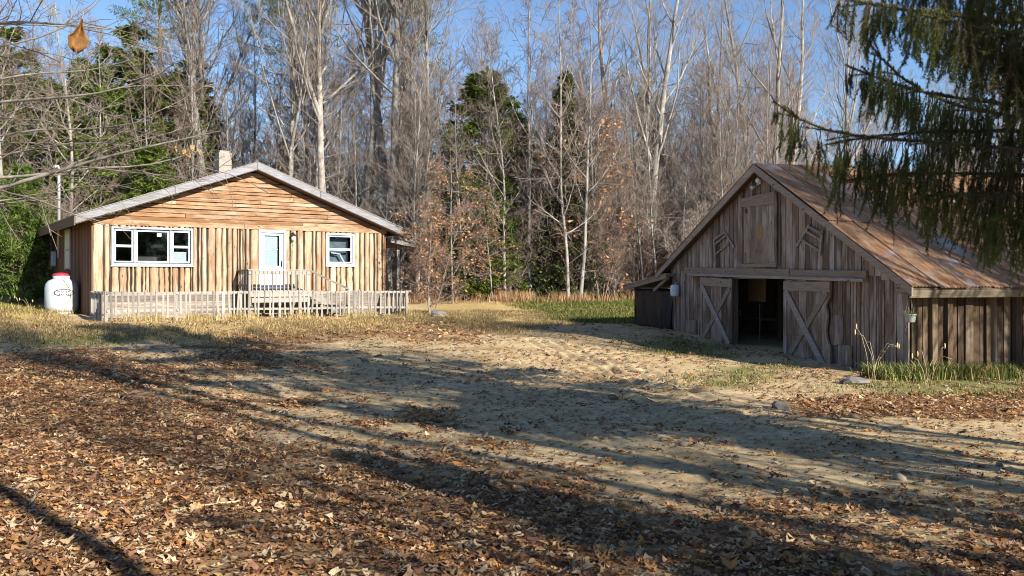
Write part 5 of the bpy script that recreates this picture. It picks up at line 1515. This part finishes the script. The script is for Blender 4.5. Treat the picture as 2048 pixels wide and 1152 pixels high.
# ------------------------------------------------------------------ trees outside the picture that shade the yard
SHADE = [('spruce_far', 6.3, .4, .42, 'small spruce right of the camera shading the foreground leaves'), ('tall_b', 7.2, 0.0, (.5, .85), 'bare tree beside the small spruce right of the camera'),
         ('tall_b', 10.0, -1.5, (.55, .95), 'straight bare tree behind the small spruce'), ('tall_b', 7.6, 2.2, .66, 'thick bare tree next to the drooping spruce'), ('vase', 9.7, 1.0, .5, 'many-stemmed bare tree right of the camera'),
         ('tall_c', 12.3, -.7, .55, 'bare tree right of the many-stemmed one'), ('tall_c', 11.8, 1.5, .7, 'bare tree right of the drooping spruce'), ('tall_a', 14.4, 0.0, .7, 'farthest bare tree right of the camera'),
         ('tall_b', 4.9, -2.2, (.5, .95), 'bare tree close behind the camera'), ('tall_c', 9.2, -3.6, .55, 'bare tree behind and right of the camera'), ('vase', 9.0, -1.3, .48, 'low many-stemmed tree behind the small spruce'),
         ('tall_b', 17.0, 11.6, .55, 'bare tree shading the lower barn roof'), ('tall_c', 18.8, 9.6, .7, 'bare tree shading the middle of the barn roof'), ('tall_c', 16.2, 13.0, .6, 'bare tree near the barn side wall'),
         ('tall_a', 20.5, 10.4, .65, 'bare tree shading the upper barn roof'), ('tall_b', 19.0, 13.2, .6, 'bare tree right of the barn yard'), ('vase', 22.0, 8.6, .7, 'many-stemmed tree right of the barn'), ('tall_c', 15.0, 10.6, .55, 'bare tree shading the barn eave'),
         ('spruce_far', 20.5, 14.5, .6, 'spruce right of the barn')]
for k, (key, x_, y_, s_, lb_) in enumerate(SHADE):
    plant(key, 'spruce_tree' if 'spruce' in key else ('slender_tree' if 'pole' in key else 'bare_tree'), x_, y_, s_ if not isinstance(s_, tuple) else s_[0], k*1.3, lb_, sz=None if not isinstance(s_, tuple) else s_[1], group='trees right of the picture that shade the yard')
rb = np.random.default_rng(64)
for k in range(34):  # added row, never seen; keeps bright sky out of the window reflections
    plant(str(rb.choice(['hemlock_b', 'tall_a', 'hemlock', 'hemlock'])), 'tree', -40+4.2*k+rb.uniform(-1.5, 1.5), -46+rb.uniform(-8, 4), rb.uniform(.8, 1.05), None, 'unseen tree added behind the camera to darken the window reflections', group='added trees behind the camera')
# ------------------------------------------------------------------ fallen leaves
def in_view(x, y, mx=1.06): return np.abs(x) < y*(1024/FOC)*mx+2.6
# templates: lobed outline, curled; (u across, v along)
def leaf_template(kind):
    if kind == 'oak':
        o = [(0, 0), (.08, .10), (.26, .20), (.20, .30), (.36, .44), (.25, .54), (.33, .70), (.17, .80), (.10, .93), (0, 1.0)]
    elif kind == 'maple':
        o = [(0, 0), (.34, .10), (.30, .26), (.48, .42), (.34, .52), (.34, .70), (.18, .72), (0, 1.0)]
    else:
        o = [(0, 0), (.20, .25), (.26, .5), (.16, .78), (0, 1.0)]
    rgt = o; lft = [(-u, v) for u, v in o[1:-1]]
    vs = [(0, 0)] + [p for p in o[1:-1]] + [(0, 1.0)] + lft[::-1]
    mid = [(0, .3), (0, .6)]
    n = len(vs); vs = vs+mid
    tris = []
    for i in range(n):
        j = (i+1) % n
        m_ = n if (vs[i][1]+vs[j][1])/2 < .47 else n+1
        tris.append((i, j, m_))
    tris += [(n//2-0, n+1, n//2)] if False else []
    return np.array(vs), np.array(tris)
TEMPL = [leaf_template(k) for k in ('oak', 'maple', 'oval')]
LCOL = np.array([(.48, .31, .165), (.38, .205, .095), (.58, .42, .25), (.24, .12, .055), (.64, .50, .32), (.47, .23, .08), (.13, .07, .04), (.33, .185, .11), (.52, .34, .16), (.25, .135, .085)])
def make_leaves(x, y, r, size, kinds, lift=.012, ped=1.0):
    z = ground_z(x, y)
    N = len(x); out = []
    tk = r.choice(len(TEMPL), N, p=kinds)
    for k, (tv, tt) in enumerate(TEMPL):
        s_ = np.where(tk == k)[0]
        if not len(s_): continue
        n = len(s_); sz = size*np.clip(np.exp(r.normal(size=n)*.38), .4, 1.6)
        u = tv[None, :, 0]*np.ones((n, 1)); v = tv[None, :, 1]*np.ones((n, 1))-.5
        cu = r.normal(size=(n, 1))*.6+.3; cv = r.normal(size=(n, 1))*.4
        w = cu*u*u*1.5 + cv*v*v + r.normal(size=(n, len(tv)))*.045
        loc = np.stack([u, v, w], -1)*sz[:, None, None]
        az = r.random(n)*6.28; ti = np.abs(r.normal(size=n))*.24*ped; tp_ = r.random(n)*6.28
        ca, sa = np.cos(az), np.sin(az)
        X = loc[..., 0]*ca[:, None]-loc[..., 1]*sa[:, None]; Y = loc[..., 0]*sa[:, None]+loc[..., 1]*ca[:, None]; Z = loc[..., 2]
        ax, ay = np.cos(tp_)[:, None], np.sin(tp_)[:, None]; h = X*ax+Y*ay; ct, st = np.cos(ti)[:, None], np.sin(ti)[:, None]
        h2 = h*ct-Z*st; Z2 = h*st+Z*ct; X = X+(h2-h)*ax; Y = Y+(h2-h)*ay
        lf = -Z2.min(1)*.75 + lift*r.random(n)
        out.append((s_, k, np.stack([X, Y, Z2], -1), np.stack([x[s_], y[s_], z[s_]+lf], -1)))
    return out
rl_ = np.random.default_rng(500)
def scatter(n, x0, x1, y0, y1, r):
    x = r.uniform(x0, x1, n); y = r.uniform(y0, y1, n); k = in_view(x, y); x, y = x[k], y[k]
    k = r.random(len(x)) < leaf_density(x, y); x, y = x[k], y[k]
    # keep leaves out of the house, the barn and off their steps
    hx_ = (np.stack([x, y], 1)-H.O); bx_ = (np.stack([x, y], 1)-B.O)
    inh = ((hx_@H.Y) > -.1) & ((hx_@H.X) > -.2) & ((hx_@H.X) < HW+.2); inb = ((bx_@B.Y) > -.05) & ((bx_@B.X) > -3) & ((bx_@B.X) < BW+.1)
    k = ~(inh | inb); return x[k], y[k]
bands = [(2.0, 3.9, 420, .074), (3.9, 7.5, 620, .074), (7.5, 12, 420, .076), (12, 20, 220, .088), (20, 34, 80, .11)]
allv = []; allf = []; allc = []; nv_ = 0; single = []
for y0, y1, den, size in bands:
    X1 = y1*1024/FOC+2.7
    n = int(2*X1*(y1-y0)*den)
    x, y = scatter(n, -X1, X1, y0, y1, rl_)
    for s_, k, loc, org in make_leaves(x, y, rl_, size, (.45, .2, .35)):
        col = LCOL[rl_.integers(0, len(LCOL), len(s_))]*(.82+.5*rl_.random((len(s_), 1)))
        if y0 < 5: single.append((k, loc, org, col))
        tv, tt = TEMPL[k]
        allv.append((loc+org[:, None]).reshape(-1, 3)); allc.append(np.repeat(col, len(tv), 0))
        allf.append((tt[None]+(np.arange(len(s_))*len(tv))[:, None, None]+nv_).reshape(-1, 3)); nv_ += len(s_)*len(tv)
for y0, y1, den, size in ((3.9, 9, 190, .034), (9, 16, 110, .045), (16, 26, 45, .07)):
    X1 = y1*1024/FOC+2.7; n = int(2*X1*(y1-y0)*den); x = rl_.uniform(-X1, X1, n); y = rl_.uniform(y0, y1, n)
    k = in_view(x, y) & (rl_.random(n) < .15+.85*sstep(.42, .66, fbm(x*1.1, y*1.1, 77))); x, y = x[k], y[k]
    bx_ = (np.stack([x, y], 1)-B.O); k = ~((bx_@B.Y) > -.05) | ((bx_@B.X) < -3); x, y = x[k], y[k]
    for s_, k, loc, org in make_leaves(x, y, rl_, size, (.1, .1, .8)):
        col = LCOL[rl_.integers(0, len(LCOL), len(s_))]*(.3+.5*rl_.random((len(s_), 1))); tv, tt = TEMPL[k]
        allv.append((loc+org[:, None]).reshape(-1, 3)); allc.append(np.repeat(col, len(tv), 0))
        allf.append((tt[None]+(np.arange(len(s_))*len(tv))[:, None, None]+nv_).reshape(-1, 3)); nv_ += len(s_)*len(tv)
me = mesh_np('leaf_litter', np.concatenate(allv), [np.concatenate(allf)], True, np.concatenate(allc))
lit = link('leaf_litter', me, M['leaf'], ground); lit['kind'] = 'stuff'; lit['label'] = 'carpet of dry brown oak and maple leaves'
# the nearest leaves, each an object of its own on top of the carpet
n = 300; rq = np.random.default_rng(901)
yq = 4.55+rq.random(900)**1.3*3.0; xq = rq.uniform(-1, 1, 900)*yq*.575; kq = rq.random(900) < leaf_density(xq, yq); xq, yq = xq[kq][:n], yq[kq][:n]
for s_, k, loc, org in make_leaves(xq, yq, rq, .085, (.5, .2, .3), .03, 1.2):
    tv, tt = TEMPL[k]
    for j in range(len(s_)):
        c_ = LCOL[rq.integers(0, len(LCOL))]*rq.uniform(.9, 1.3)
        me = mesh_np('leaf', loc[j], [tt], True, np.tile(c_, (len(tv), 1)))
        o = link('leaf', me, M['leaf'], ground); o.location = org[j]+np.array([0, 0, .012])

# ------------------------------------------------------------------ grass
def blades(name, x, y, hgt, wid, cols, r, lean=.5, seed_heads=False, parent=ground, label=None):
    N = len(x); z = ground_z(x, y)-.01
    az = r.random(N)*6.28; le_ = lean*(.4+1.2*r.random(N)); h = hgt*(.5+.9*r.random(N))
    dx, dy = np.cos(az)*le_, np.sin(az)*le_; sx, sy = -np.sin(az), np.cos(az)
    w = wid*(.7+.6*r.random(N))
    b = np.stack([x, y, z], 1); up = np.array([0, 0, 1.])
    s_ = np.stack([sx, sy, 0*sx], 1)*w[:, None]; l_ = np.stack([dx, dy, 0*dx], 1)
    m1 = b+up*(h*.55)[:, None]+l_*(h*.25)[:, None]; t_ = b+up*(h*(1-.35*le_))[:, None]+l_*(h*.9)[:, None]
    V_ = np.stack([b-s_, b+s_, m1+s_*.75, m1-s_*.75, t_], 1).reshape(-1, 3)
    o = np.arange(N)*5
    F4 = np.stack([o, o+1, o+2, o+3], 1); F3 = np.stack([o+3, o+2, o+4], 1)
    c_ = np.array(cols)[r.integers(0, len(cols), N)]*(.7+.6*r.random((N, 1)))
    me = mesh_np(name, V_, [F4, F3], False, np.repeat(c_, 5, 0))
    ob = link(name, me, M['grass'], parent); ob['kind'] = 'stuff'
    if label: ob['label'] = label
    return ob
rg = np.random.default_rng(610)
def sc_mask(n, x0, x1, y0, y1, mask, r, view=1.08):
    x = r.uniform(x0, x1, n); y = r.uniform(y0, y1, n); k = in_view(x, y, view) & (r.random(n) < mask(x, y)); x, y = x[k], y[k]
    hx_ = (np.stack([x, y], 1)-H.O); bx_ = (np.stack([x, y], 1)-B.O)
    k = ~((((hx_@H.Y) > -.0) & ((hx_@H.X) > -.05) & ((hx_@H.X) < HW+.1)) | (((bx_@B.Y) > -.02) & ((bx_@B.X) > -3) & ((bx_@B.X) < BW+.05)))
    return x[k], y[k]
x, y = sc_mask(190000, -19, 3, 20, 37, lambda x, y: straw_mask(x, y)*sstep(.30, .62, fbm(x*1.4, y*1.4, 44)), rg)
blades('dry_grass', x, y, .13, .008, [(.50, .39, .20), (.42, .31, .15), (.58, .47, .27), (.36, .29, .12), (.36, .23, .11)], rg, 1.1, label='straw coloured dry grass around the fence')
# taller dead stalks by the fence
def fence_mask(x, y):
    h = np.stack([x, y], 1)-H.O; yy_ = h@H.Y; xx_ = h@H.X
    return np.exp(-((yy_+2.55)/.45)**2)*((xx_ > -.2) & (xx_ < fx1+.4))*sstep(.40, .6, fbm(x*1.2, y*1.2, 71))
x, y = sc_mask(60000, -16, 0, 23, 36, fence_mask, rg)
blades('dry_grass', x, y, .34, .007, [(.56, .43, .19), (.48, .34, .13), (.62, .50, .27), (.36, .32, .10)], rg, .6, label='tall pale dead grass standing along the picket fence')
x, y = sc_mask(150000, -3, 8, 28, 44, lambda x, y: sstep(-.9, .7, polydist(x, y, GREEN)+(fbm(x*.7, y*.7, 51)-.5)*2)*(.3+.9*fbm(x*1.5, y*1.5, 88)), rg)
blades('green_grass', x, y, .17, .011, [(.10, .15, .03), (.15, .19, .04), (.07, .11, .025), (.27, .26, .08), (.34, .27, .11)], rg, .7, label='bright green lawn between house and barn')
def tuft_mask(x, y):
    a = 0*x
    for t in TUFTS: a = np.maximum(a, sstep(-.8, .6, polydist(x, y, t)+(fbm(x*1.3, y*1.3, 52)-.5)*1.8))
    return .75*a*sstep(.38, .66, fbm(x*2.6, y*2.6, 53))
x, y = sc_mask(190000, -17, 13, 14, 31, tuft_mask, rg, 1.15)
blades('green_grass', x, y, .10, .007, [(.10, .15, .03), (.15, .19, .05), (.08, .11, .025), (.34, .28, .11), (.40, .31, .15)], rg, .8, label='green grass patches before the barn')
# big grass clumps along the barn side
def side_mask(x, y):
    b_ = np.stack([x, y], 1)-B.O; xx_ = b_@B.X; yy_ = b_@B.Y
    return np.exp(-((xx_-BW-.42)/.32)**2)*((yy_ > -1.2) & (yy_ < 5))*(.25+.9*sstep(.3, .6, fbm(x*1.6, y*1.6, 91)))
x, y = sc_mask(60000, 6, 13, 15.5, 20, side_mask, rg, 1.2)
blades('green_grass', x, y, .34, .009, [(.10, .16, .03), (.15, .21, .05), (.30, .26, .10), (.08, .12, .03), (.42, .33, .15)], rg, .7, label='long green and tan grass along the barn side wall')
def wood_mask(x, y): return sstep(39.5, 41, y+(fbm(x*.4, y*.4, 15)-.5)*3)*sstep(45.5, 43, y)*sstep(.40,.68,fbm(x*.7, y*.7, 16))
x, y = sc_mask(26000, -8, 16, 38, 46, wood_mask, rg)
blades('brown_grass', x, y, .48, .012, [(.36, .21, .10), (.46, .32, .18), (.28, .16, .08), (.40, .25, .13)], rg, .35, label='tall russet dead grass at the edge of the wood')
def left_mask(x, y): return sstep(-14.5, -15.8, x)*sstep(25, 27, y)*sstep(36, 33, y)*(.3+.8*fbm(x, y, 19))
x, y = sc_mask(30000, -22, -13, 25, 36, left_mask, rg)
blades('dry_grass', x, y, .22, .008, [(.46, .36, .13), (.32, .32, .09), (.55, .43, .19), (.22, .25, .06)], rg, .8, label='yellow-green grass on the low bank left of the tank')
# weed stalks with bent stems near the barn corner and on the left bank
def stalk(px_, py_, pts, label, n=5):
    gx, gy = G(px_, py_); t = empty('weed_stalk', (gx, gy, gzf(gx, gy)), 0, label, 'weed')
    for k in range(n):
        a = random.uniform(-1, 1); h = random.uniform(.45, pts); L = random.uniform(.1, .5)*random.choice([-1, 1])
        q = [(0.02*k-.05, 0, -.03), (.02*k-.05+L*.2, .05*a, h*.5), (.02*k-.05+L*.6, .1*a, h*.85), (.02*k-.05+L, .15*a, h*random.uniform(.75, 1.05))]
        st = MB().tube(q, [.0045, .004, .003, .002], 5).build('stem', M['straw'], t, True)
        if k % 2 == 0: MB().lathe([(.003, -.05), (.013, -.02), (.015, .02), (.004, .06)], q[-1], 6).build('seed_head', M['straw'], st, True)
M['straw'] = plain('pale_straw', (.55, .45, .26), .85, .2)
stalk(1745, 765, 1.25, 'tall bent pale weed stalks at the barn corner', 7)
stalk(1858, 775, .9, 'dry weed stalks against the barn side wall', 5)
stalk(40, 618, .55, 'pale dead stalks on the bank by the left edge', 4)
stalk(60, 622, .5, 'pale dead stalks on the bank near the tank', 3)
# stones
def stone(px_, py_, s_, label, seed):
    import bmesh
    gx, gy = G(px_, py_); bm = bmesh.new(); bmesh.ops.create_icosphere(bm, subdivisions=2, radius=1)
    rr = np.random.default_rng(seed)
    off = rr.random(3)*6
    for v in bm.verts:
        n_ = math.sin(v.co.x*3+off[0])+math.sin(v.co.y*4+off[1])+math.sin(v.co.z*3.5+off[2]); v.co *= (1+.13*n_)*s_; v.co.z *= .6; v.co.x *= 1.35
    me = bpy.data.meshes.new('field_stone'); bm.to_mesh(me); bm.free()
    o = link('field_stone', me, M['rock']); o.location = (gx, gy, gzf(gx, gy)+s_*.25); o.rotation_euler = (0, 0, rr.random()*6)
    tag(o, label, 'stone', 'field stones')
stone(1712, 768, .17, 'larger grey stone at the right barn door', 1)
stone(1690, 766, .11, 'smaller stone touching the larger one by the barn door', 2)
stone(878, 634, .24, 'dark stone at the foot of the orange sapling', 3)
stone(1390, 695, .10, 'flat pale stone in the shade before the left barn door', 4)
stone(910, 597, .30, 'pale stone left of the green lawn', 5)
stone(950, 599, .24, 'pale stone beside the lawn edge bank', 6)
stone(1560, 818, .13, 'half buried pale stone on the drive', 7)
stone(1355, 716, .06, 'small pale stone in the barn shadow', 8)

# pebbles and crumbs of earth
def pebbles():
    import bmesh
    bm = bmesh.new(); bmesh.ops.create_icosphere(bm, subdivisions=1, radius=1); bm.verts.ensure_lookup_table()
    v0 = np.array([tuple(v.co) for v in bm.verts]); f0 = np.array([[v.index for v in f.verts] for f in bm.faces]); bm.free()
    r = np.random.default_rng(71); n = 2600
    y = 5+r.random(n)**1.2*20; x = r.uniform(-1, 1, n)*y*.58
    k = (leaf_density(x, y) < .4) & (straw_mask(x, y) < .5); bx_ = np.stack([x, y], 1)-B.O; k &= ~(((bx_@B.Y) > -.1) & ((bx_@B.X) > -3)); x, y = x[k], y[k]; n = len(x)
    s = .008*np.exp(r.normal(size=n)*.55)*(1+y*.05); an = r.random(n)*6.28
    V_ = v0[None]*(1+.35*r.normal(size=(n, len(v0), 1))*.5)*s[:, None, None]*np.array([1.3, 1, .65])
    X = V_[..., 0]*np.cos(an)[:, None]-V_[..., 1]*np.sin(an)[:, None]; Y = V_[..., 0]*np.sin(an)[:, None]+V_[..., 1]*np.cos(an)[:, None]
    z = ground_z(x, y)+s*.25
    W = np.stack([X+x[:, None], Y+y[:, None], V_[..., 2]+z[:, None]], -1).reshape(-1, 3)
    F_ = (f0[None]+(np.arange(n)*len(v0))[:, None, None]).reshape(-1, 3)
    c = np.array([(.34, .28, .2), (.22, .17, .12), (.42, .37, .3), (.28, .25, .22)])[r.integers(0, 4, n)]
    o = link('gravel', mesh_np('gravel', W, [F_], False, np.repeat(c, len(v0), 0)), M['leaf'], ground); o['kind'] = 'stuff'
pebbles()
# a few sticks lying about
def stick(px_, py_, L, an, label):
    gx, gy = G(px_, py_); pts = []
    for k in range(6):
        t = k/5-.5; x_ = L*t*math.cos(an)+.03*math.sin(k*2); y_ = L*t*math.sin(an); pts.append((x_, y_, gzf(gx+x_, gy+y_)-gzf(gx, gy)+.012))
    o = MB().tube(pts, [.012, .012, .011, .010, .008, .005], 6).tube([pts[3], (pts[3][0]+.1*L*math.cos(an+.8), pts[3][1]+.1*L*math.sin(an+.8), pts[3][2]+.05)], [.007, .004], 5).build('fallen_stick', M['straw'], None, True)
    o.location = (gx, gy, gzf(gx, gy)); tag(o, label, 'stick', 'sticks on the ground')
stick(1350, 716, .7, .2, 'pale stick lying in the shade before the left barn door')
stick(1560, 700, .5, 2.6, 'short pale stick at the barn doorway')
stick(1700, 800, .6, .5, 'pale stick among leaves by the barn corner')
stick(880, 800, .8, -.3, 'thin stick on the shaded sandy drive')
stick(420, 1010, .6, .7, 'thin stick among the foreground leaves at left')
stick(1250, 1000, .5, -.5, 'thin stick at the edge of the foreground leaves')
